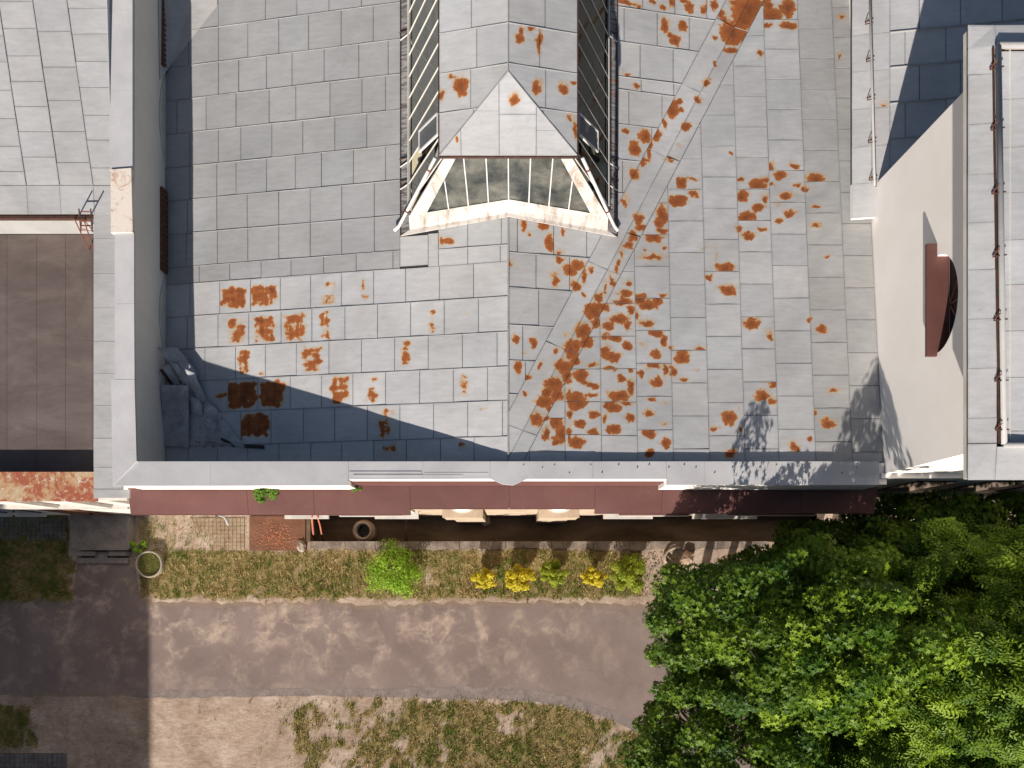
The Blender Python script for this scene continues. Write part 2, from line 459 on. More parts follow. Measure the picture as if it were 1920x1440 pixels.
def ground():
    k = N('soil_and_turf')
    soil = k.ramp(k.noise(0.9, 7, 0.66, 0.6), (0.3, (0.26,0.185,0.135)), (0.52, (0.40,0.302,0.235)), (0.72, (0.53,0.43,0.35)))
    soil = k.mix(k.ramp(k.noise(5, 6, 0.75, 0.8), (0.55, 0.0), (0.70, 0.6)), soil, (0.17,0.115,0.078))
    turf = k.ramp(k.noise(4.5, 8, 0.8), (0.34, (0.095,0.085,0.022)), (0.52, (0.235,0.175,0.078)), (0.68, (0.40,0.29,0.165)))
    g = k.math('ADD', k.attr('grass'), k.math('MULTIPLY', k.math('SUBTRACT', k.noise(11, 5, 0.75), 0.5), 0.9))
    scr = k.noise(7, 6, 0.75, 1.2, stretch=(0.5, 1.6, 1))
    soil = k.mix(0.5, soil, k.ramp(scr, (0.32, 0.22), (0.68, 0.78)), 'OVERLAY')
    c = k.mix(k.ramp(g, (0.28, 0.0), (0.56, 1.0)), soil, turf)
    c = k.mix(0.45, c, k.ramp(k.noise(38, 4, 0.8), (0.3, 0.25), (0.7, 0.75)), 'OVERLAY')
    k.bump(k.noise(22, 6, 0.8), 0.6, 0.03)
    m = k.done(c, 0.95, 0.1)
    xs = np.concatenate([[-400, -120, -45], np.arange(-19, 19.01, 0.14), [45, 120, 400]])
    ys = np.concatenate([[-400, -120, -40, -16], np.arange(-9, 3.0, 0.14), [6, 30, 120, 400]])
    def snap(a, vals):
        for t in vals: a[np.argmin(abs(a - t))] = t
        return a
    xs = snap(xs, PIT[:2]); ys = snap(ys, PIT[2:])
    X, Y = np.meshgrid(xs, ys)
    near = (abs(X) < 20) & (Y > -10) & (Y < 3.2)
    G = np.zeros(X.size); Z = np.zeros(X.size)
    for i, (x, y, nr) in enumerate(zip(X.ravel(), Y.ravel(), near.ravel())):
        if nr:
            G[i] = grass_mask(x, y)
            Z[i] = 0.022 * fbm(x, y, 0.7, 20) * (0.15 + G[i]) if (y < 0.6 or x < -7.5) else 0.0
    V = np.stack([X.ravel(), Y.ravel(), Z - 0.0], 1)
    nx = len(xs); F = []
    for j in range(len(ys) - 1):
        for i in range(nx - 1):
            cx, cy = (xs[i] + xs[i+1]) / 2, (ys[j] + ys[j+1]) / 2
            if PIT[0] < cx < PIT[1] and PIT[2] < cy < PIT[3]: continue
            a = j * nx + i
            F.append((a, a + 1, a + 1 + nx, a + nx))
    o = new_obj('ground', np_mesh('ground', V, F, 4, {'grass': G}, True), m)
    return structure(o)
ground()

def asphalt():
    k = N('dusty_asphalt')
    c = k.ramp(k.noise(0.55, 6, 0.6, 0.5), (0.3, (0.18,0.135,0.122)), (0.7, (0.245,0.19,0.172)))
    # ridges of blown dust and dried puddle rims: thin level lines of a soft noise
    n = k.noise(1.0, 2, 0.5, 0.5)
    vein = k.math('SUBTRACT', 1.0, k.math('MULTIPLY', k.math('ABSOLUTE', k.math('SUBTRACT', n, 0.53)), 16.0), clamp=True)
    n2 = k.noise(1.9, 2, 0.5, 0.6)
    vein2 = k.math('SUBTRACT', 1.0, k.math('MULTIPLY', k.math('ABSOLUTE', k.math('SUBTRACT', n2, 0.55)), 18.0), clamp=True)
    sp = k.node('ShaderNodeSeparateXYZ'); k.link(k.pos, sp.inputs[0])
    fade = k.ramp(k.math('ADD', k.math('MULTIPLY', sp.outputs[0], -0.08), 0.62), (0.18, 0.08), (0.75, 1.0))
    fade2 = k.ramp(k.math('ADD', k.math('MULTIPLY', sp.outputs[1], 0.30), 1.25), (0.0, 0.25), (0.75, 1.0))
    patch = k.ramp(k.noise(0.8, 5, 0.6, 0.6), (0.36, 0.15), (0.60, 1.0))
    blot0 = k.ramp(k.noise(1.15, 5, 0.6, 0.5), (0.47, 0.0), (0.66, 1.0))
    rim = k.math('MULTIPLY', k.math('MULTIPLY', k.math('MAXIMUM', vein, vein2), blot0), k.math('MULTIPLY', fade, fade2))
    blot = k.math('MULTIPLY', k.math('MULTIPLY', blot0, k.ramp(k.noise(3.4, 5, 0.65, 0.4), (0.38, 0.1), (0.64, 1.0))), k.math('MULTIPLY', fade, k.math('ADD', 0.45, k.math('MULTIPLY', fade2, 0.55))))
    c = k.mix(k.math('MULTIPLY', blot, 0.8), c, (0.44,0.35,0.275))
    c = k.mix(k.math('MULTIPLY', rim, 0.6), c, (0.50,0.40,0.31))
    c = k.mix(k.ramp(k.noise(0.9, 6, 0.7, 0.3), (0.55, 0.0), (0.75, 0.3)), c, (0.115,0.085,0.076))
    edge = k.math('ADD', k.attr('edge'), k.math('MULTIPLY', k.math('SUBTRACT', k.noise(4, 5, 0.7), 0.5), 0.9))
    c = k.mix(k.ramp(edge, (0.40, 0.0), (0.80, 0.85)), c, (0.29,0.215,0.155))
    c = k.mix(0.35, c, k.ramp(k.noise(45, 4, 0.8), (0.3, 0.3), (0.7, 0.7)), 'OVERLAY')
    c = k.mix(k.ramp(k.noise(60, 2, 0.5), (0.75, 0.0), (0.8, 0.6)), c, (0.5,0.45,0.4))
    k.bump(k.noise(40, 5, 0.8), 0.35, 0.012)
    m = k.done(c, 0.93, 0.12)
    us = np.arange(-700, 1600, 9.0)
    V, F, E = [], [], []
    W = 16
    for i, u in enumerate(us):
        x = PX(u, 0)
        top = 1121 + 7 * fbm(x, 0, 0.9, 2) + 7 * fbm(x, 4, 4.0, 5)
        if 132 < u < 262: top -= 92 * sstep(132, 150, u) * sstep(262, 250, u)
        lo = min(path_low(u), 2000.0) + 4 * fbm(x, 9, 1.6, 6) + 2.5 * fbm(x, 9, 5.0, 1)
        for j in range(W + 1):
            t = j / W
            V.append((x, PY(top + (lo - top) * t, 0), -0.03 if j == 0 else 0.013))
            E.append(max(sstep(0.18, 0.0, t) * (0.95 if u > 270 else 0.5), sstep(0.90, 1.0, t) * 0.7))
    for i in range(len(us) - 1):
        for j in range(W):
            a = i * (W + 1) + j
            F.append((a, a + 1, a + W + 2, a + W + 1))
    structure(new_obj('asphalt_path', np_mesh('asphalt_path', V, F, 4, {'edge': E}), m))
    # older, darker strip of asphalt that crumbles along the lower edge
    ko = two_tone('old_asphalt_edge', (0.17,0.138,0.125), (0.25,0.205,0.185), 3, 0.93, 0.12, 30, 0.5, 0.4)
    V, F = [], []
    for i, u in enumerate(np.arange(250, 1250, 6.0)):
        x = PX(u, 0); lo = path_low(u)
        w = (7 + 5 * fbm(x, 2, 2.2, 31)) * sstep(240, 300, u) + 5 * sstep(700, 820, u) * sstep(1190, 1100, u) + 3
        V += [(x, PY(lo - w * 0.9 + 2, 0), 0.0155), (x, PY(lo + w * 0.55 + 1, 0), 0.015)]
        if i: a = 2 * i; F.append((a - 2, a - 1, a + 1, a))
    structure(new_obj('old_asphalt_edge', np_mesh('old_asphalt_edge', V, F, 4), ko))
asphalt()

def small_paving(name, u0, v0, u1, v1, step, mats, ragged, z=0.016, seed=1):
    """little square setts too small to lift one by one: real blocks joined in one sheet"""
    rr = random.Random(seed)
    mb = MB()
    x0, x1, y1, y0 = PX(u0, 0), PX(u1, 0), PY(v0, 0), PY(v1, 0)
    nx, ny = int((x1 - x0) / step), int((y1 - y0) / step)
    for i in range(nx):
        for j in range(ny):
            x, y = x0 + i * step, y0 + j * step
            if ragged(x + step / 2, y + step / 2): continue
            h = z + rr.uniform(-0.006, 0.006)
            g = step * 0.05
            mb.add([(x+g,y+g,h),(x+step-g,y+g,h),(x+step-g,y+step-g,h),(x+g,y+step-g,h),
                    (x,y,h-0.02),(x+step,y,h-0.02),(x+step,y+step,h-0.02),(x,y+step,h-0.02)],
                   [(0,1,2,3),(4,5,1,0),(5,6,2,1),(6,7,3,2),(7,4,0,3)])
    o = mb.build(name, mats)
    o['kind'] = 'structure'
    return o
M['sett'] = two_tone('buff_setts', (0.235,0.165,0.105), (0.32,0.245,0.175), 2.0, 0.92, 0.12, 16, 0.5, 0.3)
M['sett_grey'] = two_tone('grey_setts', (0.115,0.105,0.10), (0.19,0.178,0.17), 2.0, 0.92, 0.12, 16, 0.4, 0.3)
small_paving('sett_paving', 318, 967, 466, 1031, 0.135, M['sett'], lambda x, y: fbm(x, y, 1.1, 4) + (PX(385, 0) - x) * 0.55 + (0.95 - y) * 0.5 * (x < PX(420, 0)) > 0.15, z=0.028, seed=2)
small_paving('grey_sett_paving', -40, 966, 131, 1012, 0.15, M['sett_grey'], lambda x, y: fbm(x, y, 1.0, 9) > 0.35 + 0.5 * (y - 0.9) + 0.2, z=0.03, seed=3)
small_paving('brick_footway', -200, 1408, 132, 1500, 0.16, M['sett_grey'], lambda x, y: False, z=0.03, seed=4)

# ------------------------------------------------------------------ light well
def light_well():
    x0, x1, y0, y1 = PIT
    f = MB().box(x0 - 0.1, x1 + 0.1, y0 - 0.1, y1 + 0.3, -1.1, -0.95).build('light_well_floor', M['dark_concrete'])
    structure(f)
    t = thing('retaining_wall', 'low concrete retaining wall edging the sunken light well, topped by slabs', 'wall', (0, 0.7, 0))
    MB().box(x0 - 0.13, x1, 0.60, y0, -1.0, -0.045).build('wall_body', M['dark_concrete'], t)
    us = [583, 648, 704, 790, 862, 948, 1034, 1112, 1180, 1262, 1345, 1440]
    rr = random.Random(5)
    for a, b in zip(us, us[1:]):
        xa, xb = PX(a, 0) + 0.008, PX(b, 0) - 0.008
        w = rr.uniform(-0.03, 0.03)
        mb = MB()
        h = 0.05 + rr.uniform(-0.008, 0.012)
        pts = [(xa, 0.59 + w + rr.uniform(-.03, .03)), ((xa*2+xb)/3, 0.58 + w + rr.uniform(-.04, .04)), ((xa+xb*2)/3, 0.59 + w + rr.uniform(-.04, .04)), (xb, 0.59 + w + rr.uniform(-.03, .03)), (xb, y0 + 0.012), (xa, y0 + 0.012)]
        mb.prism(pts, -0.04, h)
        mb.build('coping_slab', M['old_concrete'], t)
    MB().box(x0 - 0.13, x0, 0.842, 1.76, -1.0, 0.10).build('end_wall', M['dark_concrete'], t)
light_well()

# ------------------------------------------------------------------ the hall: roof planes
ZR, XR, Y0 = 9.28, -0.08, 2.26
WEST = Plane(ZR + 0.165 * (-XR), 0.165, 0.0)              # falls to the west
EAST1 = Plane(ZR + 0.18 * XR, -0.18, 0.0)                 # falls east into the valley
EAST2 = Plane(ZR + 0.093 * Y0, 0.0, -0.093)               # falls north
VR = 0.093 / 0.18                                          # valley: x = XR + VR (y - Y0)
YN = 14.3
XW, XE = -7.9, 7.79

# rust: (x, y, rx, ry, strength) in plan metres, from places seen in the photograph
BLOBS, SMEARS = [], []
def blobs(off, sc, plane, lst):
    for b in lst:
        cx, cy, rx, ry = b[:4]; s = b[4] if len(b) > 4 else 1.0
        p = plane.px(off[0] + cx / sc, off[1] + cy / sc)
        k = (CAM_Z - p.z) / FPX / sc
        BLOBS.append((p.x, p.y, rx * k * 1.08 + 0.010, ry * k * 1.08 + 0.010, s))
VAL = EAST1
blobs((1140, 0), 3.0, EAST2, [(790,60,90,70),(700,190,75,60),(760,110,60,60),(690,285,35,20),(650,125,18,15),(595,232,10,10),(700,25,15,10),
 (600,367,8,8),(550,470,8,12),(508,568,14,16),(440,712,22,22),(400,628,12,6),(395,815,10,14,.5),(348,905,12,8),(170,1240,20,25),(190,1285,28,20),(140,1330,22,30),(112,1388,18,14),
 (920,90,50,45),(1010,50,40,50),(900,30,30,30),(1010,150,35,20),(893,150,18,15),(860,310,10,14),(690,870,7,7),
 (410,1030,30,28),(395,1135,50,32),(485,1095,18,14),(480,1013,18,6),(305,1210,25,45),(290,1255,25,18),(262,1340,38,30),(305,1297,22,14),(315,1395,8,10),
 (840,1045,45,38),(750,1108,32,32),(840,1168,32,18),(740,1012,22,8),(885,1015,10,8),(885,1120,8,14),(780,1222,48,30),(735,1295,12,15),(865,1293,20,10),(790,1330,35,18),
 (972,990,30,22),(915,945,16,18),(1050,937,20,14),(918,1042,10,10),(1065,1045,14,8),(1000,1105,32,16),(1020,1205,28,20),(960,1250,18,14),(950,1145,20,12,.5),
 (1165,1012,45,25),(1112,1070,12,16),(1170,1167,16,8),(1165,1270,16,10),(1310,100,10,5),(1298,318,6,12)])
blobs((1140, 0), 3.0, EAST1, [(105,20,45,8),(175,38,12,10),(250,12,16,14),(305,48,16,12),(360,20,14,22),(460,45,22,24),(540,62,10,20),(600,35,22,26),(430,5,25,10),(640,85,12,14),
 (320,150,20,38),(420,150,28,28),(375,230,25,28),(345,205,12,10),(160,487,18,9),(105,425,14,5),(360,615,30,50),(395,575,14,14),(315,700,8,18),
 (100,740,18,16),(205,770,32,34),(150,840,32,36),(275,765,26,32),(235,840,8,50),(200,925,18,12),(205,900,22,6),(148,985,22,30),(95,1140,14,20)])
blobs((940, 440), 3.131, EAST2, [(770,20,16,28),(745,72,18,14),(690,165,10,14),(705,120,6,24,.8),(672,200,6,26,.8),(645,262,8,24,.8),(612,322,7,30,.8),(585,362,9,22,.9),(650,285,14,14),
 (540,450,50,40),(600,430,28,25),(570,380,18,20),(555,520,25,28),(480,570,45,38),(500,635,32,38),(410,680,38,50),(440,650,25,30),(435,745,22,18),(370,780,50,38),(390,840,26,30),(310,880,55,38),(330,940,30,35),(260,985,45,30),(270,930,22,30),(205,1085,32,32),(265,1077,14,12),(280,1025,12,10),(318,688,12,12),(385,590,22,16,.5),(488,362,9,9),
 (900,20,38,30),(885,138,38,10),(955,80,8,8),(840,92,6,6),(748,285,12,12),(730,352,32,16),(710,398,42,18),(755,440,16,25),(690,500,50,22),(625,540,30,25),(745,540,14,22),
 (810,380,32,28),(860,420,48,26),(920,390,28,26),(950,360,16,8),(795,480,14,22),(850,525,34,18),(665,605,42,20),(610,598,14,14),(738,652,26,22),(610,690,24,32),(655,720,40,26),
 (905,575,36,24),(955,630,14,34),(908,705,30,26),(830,640,24,24,.5),(630,790,28,8),(760,795,16,20),(705,845,26,26),(762,895,16,34),(690,950,46,26),
 (900,765,34,14),(965,800,9,26),(818,822,16,14),(912,870,34,26),(860,785,30,12,.5),(660,1015,38,34),(620,1000,18,14),(605,1083,10,12),(755,1082,24,20),(665,1145,42,28),(735,990,28,8),
 (880,965,22,10),(870,1052,24,16),(955,1105,28,10,.6),(955,988,20,10,.5),(465,830,34,38),(530,770,20,10),(535,890,30,16),(490,870,20,8),(400,920,8,14),
 (440,980,58,48),(530,945,34,14),(398,1060,12,18),(545,1055,26,18),(465,1112,32,16),(320,1090,28,50),(350,1170,22,55),(315,1215,20,18),(262,1175,14,32),
 (440,1220,44,28),(395,1180,8,34),(535,1162,30,18),(870,1170,28,18),(845,1165,18,8),(965,1230,24,22),(870,1285,26,18),
 (1060,720,36,32),(1158,672,24,14),(1005,810,14,26),(1070,852,14,5),(1155,795,18,8,.6),(995,662,10,5),(1315,200,46,26),(1215,255,20,18),(1330,325,36,18),(1345,340,20,16),
 (1190,78,10,6,.6),(1260,110,4,60,.45),(1450,15,32,18),(1470,525,38,32),(1335,1080,44,38),(1245,1140,14,6),(1400,1150,6,14),(1395,1015,10,12,.5),(1340,1280,30,20)])
blobs((940, 440), 3.131, EAST1, [(285,55,28,40),(338,108,10,6),(343,150,16,14),(405,210,36,34),(450,178,26,18),(315,275,16,32),(435,305,24,22),(482,245,12,34),(523,215,10,16),
 (83,615,14,20),(188,640,15,32),(103,780,16,28),(155,840,20,14),(230,768,10,18),(138,935,9,12),(120,690,16,8,.5),(48,175,5,10)])
blobs((720, 0), 3.0, EAST1, [(788,1268,14,22),(900,1275,26,22),(1003,1305,8,18),(825,1325,5,8)])
blobs((1400, 420), 2.769, EAST2, [(15,65,25,18),(75,30,18,12),(122,585,10,18),(358,10,14,6),(415,172,7,5),(390,548,26,16),(325,498,5,10),(455,865,14,7),(80,895,36,24),(132,832,18,16),(130,925,18,14,.8),(355,988,10,9),(425,1040,28,22),(245,1160,20,18),(330,1115,14,10)])
LPX = Plane(10.98, 0, 0)                                   # lantern roof, near enough level
nb = len(BLOBS)
blobs((720, 0), 3.0, LPX, [(820,190,16,9),(760,255,16,16),(770,220,8,12),(870,270,11,48),(435,495,38,50),(318,530,14,26),(385,440,12,6),(860,520,20,28),(1008,508,18,20),(730,590,22,24),(1047,662,10,8),(1080,725,6,34),(1068,455,12,8),(410,785,6,12)])
LBLOBS = BLOBS[nb:]; BLOBS = BLOBS[:nb]
def smears(off, sc, lst):
    for x0, y0, x1, y1, s in lst:
        a = WEST.px(off[0] + x0 / sc, off[1] + y1 / sc); b = WEST.px(off[0] + x1 / sc, off[1] + y0 / sc)
        SMEARS.append((a.x, a.y, b.x, b.y, s))
smears((160, 460), 3.273, [(825,250,990,400,1.0),(1010,235,1185,385,.8),(1460,215,1545,280,.7),(1450,290,1530,380,.5),(870,440,985,610,.7),(1030,425,1165,600,.8),(1215,410,1360,590,.7),(1440,400,1510,585,.7),
 (925,640,1010,800,.8),(1000,775,1105,805,.6),(1325,610,1460,785,.75),(870,830,1055,1010,1.15),(790,900,870,960,.6),(1070,825,1225,1000,1.0),(1500,800,1571,970,.8),(935,1025,1135,1180,1.0)])
smears((600, 420), 3.0, [(30,315,100,360,.7),(15,390,90,455,.5),(220,300,265,380,.6),(235,390,275,445,.6),(0,490,65,655,.7),(0,680,20,840,.7),(60,850,165,1015,.8),(245,855,335,895,.6),(250,910,330,1015,.5),(610,470,650,620,.45),(808,490,830,520,.5),(455,650,510,810,.6),
 (780,835,835,975,.55),(345,1040,410,1090,.45),(320,1095,415,1210,.6),(350,1230,450,1300,.5),(780,1230,830,1280,.5),(605,1255,630,1280,.4),(890,1035,960,1050,.6),(840,1080,875,1092,.5),(665,65,760,130,.85)])
def rust_at(x, y, bl, sm):
    r = 0.0
    if bl:
        wx = x + 0.060 * mnoise.noise(Vector((x * 7, y * 7, 1.3))) + 0.028 * mnoise.noise(Vector((x * 19, y * 19, 4)))
        wy = y + 0.060 * mnoise.noise(Vector((x * 7, y * 7, 7.7))) + 0.028 * mnoise.noise(Vector((x * 19, y * 19, 9)))
        for bx, by, rx, ry, s in bl:
            dx, dy = (wx - bx), (wy - by)
            d = math.hypot(dx / rx, dy / ry)
            if d < 3.2:
                e = (d - 1.0) * min(rx, ry)          # metres beyond the rim
                lim = (0.05 if dy < 0 else 0.11) * (0.7 + 0.9 * mnoise.noise(Vector((bx * 5, by * 5, 2))))
                lim = max(0.03, lim)
                q = 0.5 + (0.5 * (1 - d) * 0.9 if e < 0 else -0.42 * min(1.0, e / lim))
                r = max(r, q * s)
    for x0, y0, x1, y1, s in sm:
        if x0 - .12 < x < x1 + .12 and y0 - .12 < y < y1 + .12:
            jx = 0.09 * mnoise.noise(Vector((x * 4, y * 9, 1.5))); jy = 0.07 * mnoise.noise(Vector((x * 9, y * 4, 6.5)))
            ex = min(x - x0, x1 - x) + jx; ey = min(y - y0, y1 - y) + jy
            f = sstep(-0.06, 0.10, ex) * sstep(-0.05, 0.08, ey)
            nn = 0.55 * mnoise.noise(Vector((x * 2.6, y * 15, 2.0))) + 0.5 * mnoise.noise(Vector((x * 13, y * 2.8, 5.0))) + 0.75 * mnoise.noise(Vector((x * 5 + s * 9, y * 5, 8.0))) + 0.3 * mnoise.noise(Vector((x * 26, y * 26, 3)))
            r = max(r, f * (0.23 + 0.50 * s + 0.42 * nn))
    return r
rs_ = random.Random(21)
def inside(q, x, y, tol):
    for i in range(len(q)):
        a, b = q[i], q[(i + 1) % len(q)]
        ex, ey = b[0] - a[0], b[1] - a[1]
        L = math.hypot(ex, ey)
        if L > 1e-6 and (ex * (y - a[1]) - ey * (x - a[0])) / L < -tol: return False
    return True
def sheet(parent, poly, zf, tone=0.40, gap=0.005, bl=(), sm=(), thick=0.004, name='roof_sheet', tint=(1.0, 0.992, 0.995), lift=0.0, jit=0.004, mat='sheet', tol=0.03):
    """one roofing sheet: an xy polygon laid on the surface zf(x, y), its joints left open as fine gaps"""
    if len(poly) < 3 or abs(area(poly)) < 0.004: return None
    if area(poly) < 0: poly = poly[::-1]
    cx = sum(p[0] for p in poly) / len(poly); cy = sum(p[1] for p in poly) / len(poly)
    # shrink to leave the joint
    q = poly
    n = len(poly)
    for i in range(n):
        a, b = poly[i], poly[(i + 1) % n]
        ex, ey = b[0] - a[0], b[1] - a[1]
        L = math.hypot(ex, ey)
        if L < 1e-6: continue
        nx_, ny_ = ey / L, -ex / L
        q = clip(q, nx_, ny_, nx_ * a[0] + ny_ * a[1] - gap)
        if len(q) < 3: return None
    if abs(area(q)) < 0.002: return None
    x0, x1 = min(p[0] for p in q), max(p[0] for p in q)
    y0, y1 = min(p[1] for p in q), max(p[1] for p in q)
    tx, ty, b0 = rs_.uniform(-jit, jit) * 2.0, rs_.uniform(-jit, jit) * 2.0, rs_.uniform(0, jit * 0.6)
    ph = rs_.uniform(0, 6.28)
    def zt(x, y):
        return zf(x, y) + 0.012 + lift + b0 + tx * (x - cx) + ty * (y - cy) + 0.0022 * math.sin(9 * (x - y) + ph)
    bl_ = [b for b in bl if inside(q, b[0], b[1], tol)]
    sm_ = [s for s in sm if min(s[2], x1) - max(s[0], x0) > 0.3 * (s[2] - s[0]) and min(s[3], y1) - max(s[1], y0) > 0.3 * (s[3] - s[1])]
    V, F, R = [], [], []
    if bl_ or sm_:
        key = {}
        def vid(x, y):
            kk = (round(x, 4), round(y, 4))
            if kk not in key:
                key[kk] = len(V); V.append((x, y, zt(x, y))); R.append(rust_at(x, y, bl_, sm_))
            return key[kk]
        c = 0.024
        gx, gy = max(2, int(math.ceil((x1 - x0) / c))), max(2, int(math.ceil((y1 - y0) / c)))
        hp = []
        m = len(q)
        for i in range(m):
            a, b = q[i], q[(i + 1) % m]
            ex, ey = b[0] - a[0], b[1] - a[1]; L = math.hypot(ex, ey)
            if L > 1e-6: hp.append((ey / L, -ex / L, (ey * a[0] - ex * a[1]) / L))
        for i in range(gx):
            for j in range(gy):
                xa, xb = x0 + (x1 - x0) * i / gx, x0 + (x1 - x0) * (i + 1) / gx
                ya, yb = y0 + (y1 - y0) * j / gy, y0 + (y1 - y0) * (j + 1) / gy
                cell = [(xa, ya), (xb, ya), (xb, yb), (xa, yb)]
                for h in hp:
                    if any(h[0]*p[0] + h[1]*p[1] > h[2] + 1e-6 for p in cell):
                        cell = clip(cell, *h)
                        if len(cell) < 3: break
                if len(cell) >= 3:
                    ids = []
                    for p in cell:
                        v_ = vid(*p)
                        if v_ not in ids: ids.append(v_)
                    if len(ids) >= 3: F.append(tuple(ids))
    else:
        ins = q
        for i in range(len(q)):
            a, b = q[i], q[(i + 1) % len(q)]
            ex_, ey_ = b[0] - a[0], b[1] - a[1]; L = math.hypot(ex_, ey_)
            if L > 1e-6: ins = clip(ins, ey_ / L, -ex_ / L, (ey_ * a[0] - ex_ * a[1]) / L - 0.035)
            if len(ins) < 3: break
        V = [(p[0], p[1], zt(p[0], p[1])) for p in q]; R = [0.0] * len(V); G_ = [1.0] * len(V)
        if len(ins) == len(q) and len(q) == 4:
            k0 = min(range(4), key=lambda i: math.hypot(ins[i][0] - q[0][0], ins[i][1] - q[0][1]))
            ins = ins[k0:] + ins[:k0]
            V += [(p[0], p[1], zt(p[0], p[1])) for p in ins]; R += [0.0] * 4; G_ += [0.0] * 4
            F = [(4, 5, 6, 7)] + [(i, (i + 1) % 4, 4 + (i + 1) % 4, 4 + i) for i in range(4)]
        else:
            F = [tuple(range(len(q)))]; G_ = [0.35] * len(V)
    if bl_ or sm_:
        G_ = []
        for x, y, z in V:
            dmin = min(h[2] - h[0] * x - h[1] * y for h in hp)
            G_.append(max(0.0, 1 - dmin / 0.035))
    # turned-down rim
    b = len(V)
    mq = len(q)
    for p in q: V.append((p[0], p[1], zt(p[0], p[1])))
    for p in q: V.append((p[0], p[1], zt(p[0], p[1]) - thick - 0.006))
    R += [0.0] * (2 * mq); G_ += [1.0] * (2 * mq)
    for i in range(mq):
        j = (i + 1) % mq
        F.append((b + i, b + mq + i, b + mq + j, b + j))
    me = bpy.data.meshes.new(name)
    me.from_pydata(V, [], F); me.update()
    at = me.attributes.new('rust', 'FLOAT', 'POINT'); at.data.foreach_set('value', R)
    at = me.attributes.new('grime', 'FLOAT', 'POINT'); at.data.foreach_set('value', G_)
    if len(F) > 30:
        me.polygons.foreach_set('use_smooth', [i < len(F) - mq for i in range(len(F))])
    o = new_obj(name, me, M[mat], parent)
    t = tone * rs_.uniform(0.94, 1.055)
    w = rs_.uniform(-0.012, 0.012)
    o.color = (t * (tint[0] + w), t * tint[1], t * (tint[2] - w), 1)
    return o
def seam(parent, a, b, w=0.008, h=0.017, name='standing_seam', wob=0.004):
    """a folded upright joint between two rows"""
    a, b = Vector(a), Vector(b)
    n = max(1, int((b - a).length / 0.7))
    mb = MB()
    pts = [a + (b - a) * (i / n) + Vector((rs_.uniform(-wob, wob), rs_.uniform(-wob, wob), 0)) for i in range(n + 1)]
    for p, q in zip(pts, pts[1:]):
        mb.bar(p + Vector((0, 0, h / 2 + 0.008)), q + Vector((0, 0, h / 2 + 0.008)), w, h)
    return mb.build(name, M['seam'], parent)

hall = thing('exhibition_hall', 'broad hall with rust-spotted grey sheet-metal roof, ridge and diagonal valley', 'building', (0, 6, 0))
dk = MB()
ys, yn = 2.15, YN
xv = lambda y: XR + VR * (y - Y0)
dk.add([(XW - .02, ys, WEST.z(XW - .02, ys)), (XR, ys, ZR), (XR, yn, ZR), (XW - .02, yn, WEST.z(XW - .02, yn))], [(0, 1, 2, 3)])
dk.add([(XR, ys, ZR), (XR, Y0, ZR), (xv(yn), yn, EAST2.z(0, yn)), (XR, yn, ZR)], [(0, 1, 2), (0, 2, 3)])
dk.add([(XR, Y0, ZR), (XR, ys, EAST2.z(0, ys)), (XE, ys, EAST2.z(0, ys)), (XE, yn, EAST2.z(0, yn)), (xv(yn), yn, EAST2.z(0, yn))], [(0, 1, 2, 3, 4)])
roof = dk.build('roof', M['deck'], hall)

# --- west slope: rows between seams, cross joints staggered
def wx(u, v): return WEST.px(u, v).x
LX = -2.40                                                  # edge of the lantern's flashing
rowsW = [ # y_low, y_high, right limit, joints (u at v), tone
 (2.20, 2.73, XR, [641,701,762,826,889], 842, 0.435), (2.73, 3.48, XR, [628,689,750,813,877,942], 785, 0.44), (3.48, 4.20, XR, [603,662,723,787,850,914], 720, 0.445),
 (4.20, 4.93, XR, [617,678,740,803,867,932], 655, 0.445), (4.93, 5.67, XR, [647,708,770,833,897], 590, 0.44), (5.67, 6.41, XR, [640.7,700.7,760.7,824,888], 530, 0.43),
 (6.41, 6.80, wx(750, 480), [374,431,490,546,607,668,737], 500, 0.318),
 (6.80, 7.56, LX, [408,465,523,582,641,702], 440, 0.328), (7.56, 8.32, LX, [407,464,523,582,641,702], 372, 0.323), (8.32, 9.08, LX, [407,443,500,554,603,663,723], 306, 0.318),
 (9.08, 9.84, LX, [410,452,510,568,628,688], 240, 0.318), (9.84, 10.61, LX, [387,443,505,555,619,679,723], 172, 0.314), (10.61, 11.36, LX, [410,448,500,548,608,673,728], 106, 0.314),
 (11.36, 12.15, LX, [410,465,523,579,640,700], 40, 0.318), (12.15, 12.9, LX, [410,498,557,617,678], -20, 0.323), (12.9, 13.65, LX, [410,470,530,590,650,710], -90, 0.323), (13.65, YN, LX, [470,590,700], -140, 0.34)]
for ya, yb, xr_, js, v, tone in rowsW:
    xs = [wx(u, v) for u in js]
    w = (xs[-1] - xs[0]) / (len(xs) - 1)
    x = xs[0]
    while x - w > XW + 0.25:
        x -= w * rs_.uniform(0.96, 1.04); xs.insert(0, x)
    while xs[-1] + w < xr_ - 0.2: xs.append(xs[-1] + w)
    xs = [XW] + [x for x in xs if XW + .12 < x < xr_ - .05] + [xr_]
    for xa, xb in zip(xs, xs[1:]):
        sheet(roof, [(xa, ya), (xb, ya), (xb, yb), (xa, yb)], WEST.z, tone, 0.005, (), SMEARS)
    seam(roof, (XW, ya, WEST.z(XW, ya)), (xr_, ya, WEST.z(xr_, ya)))
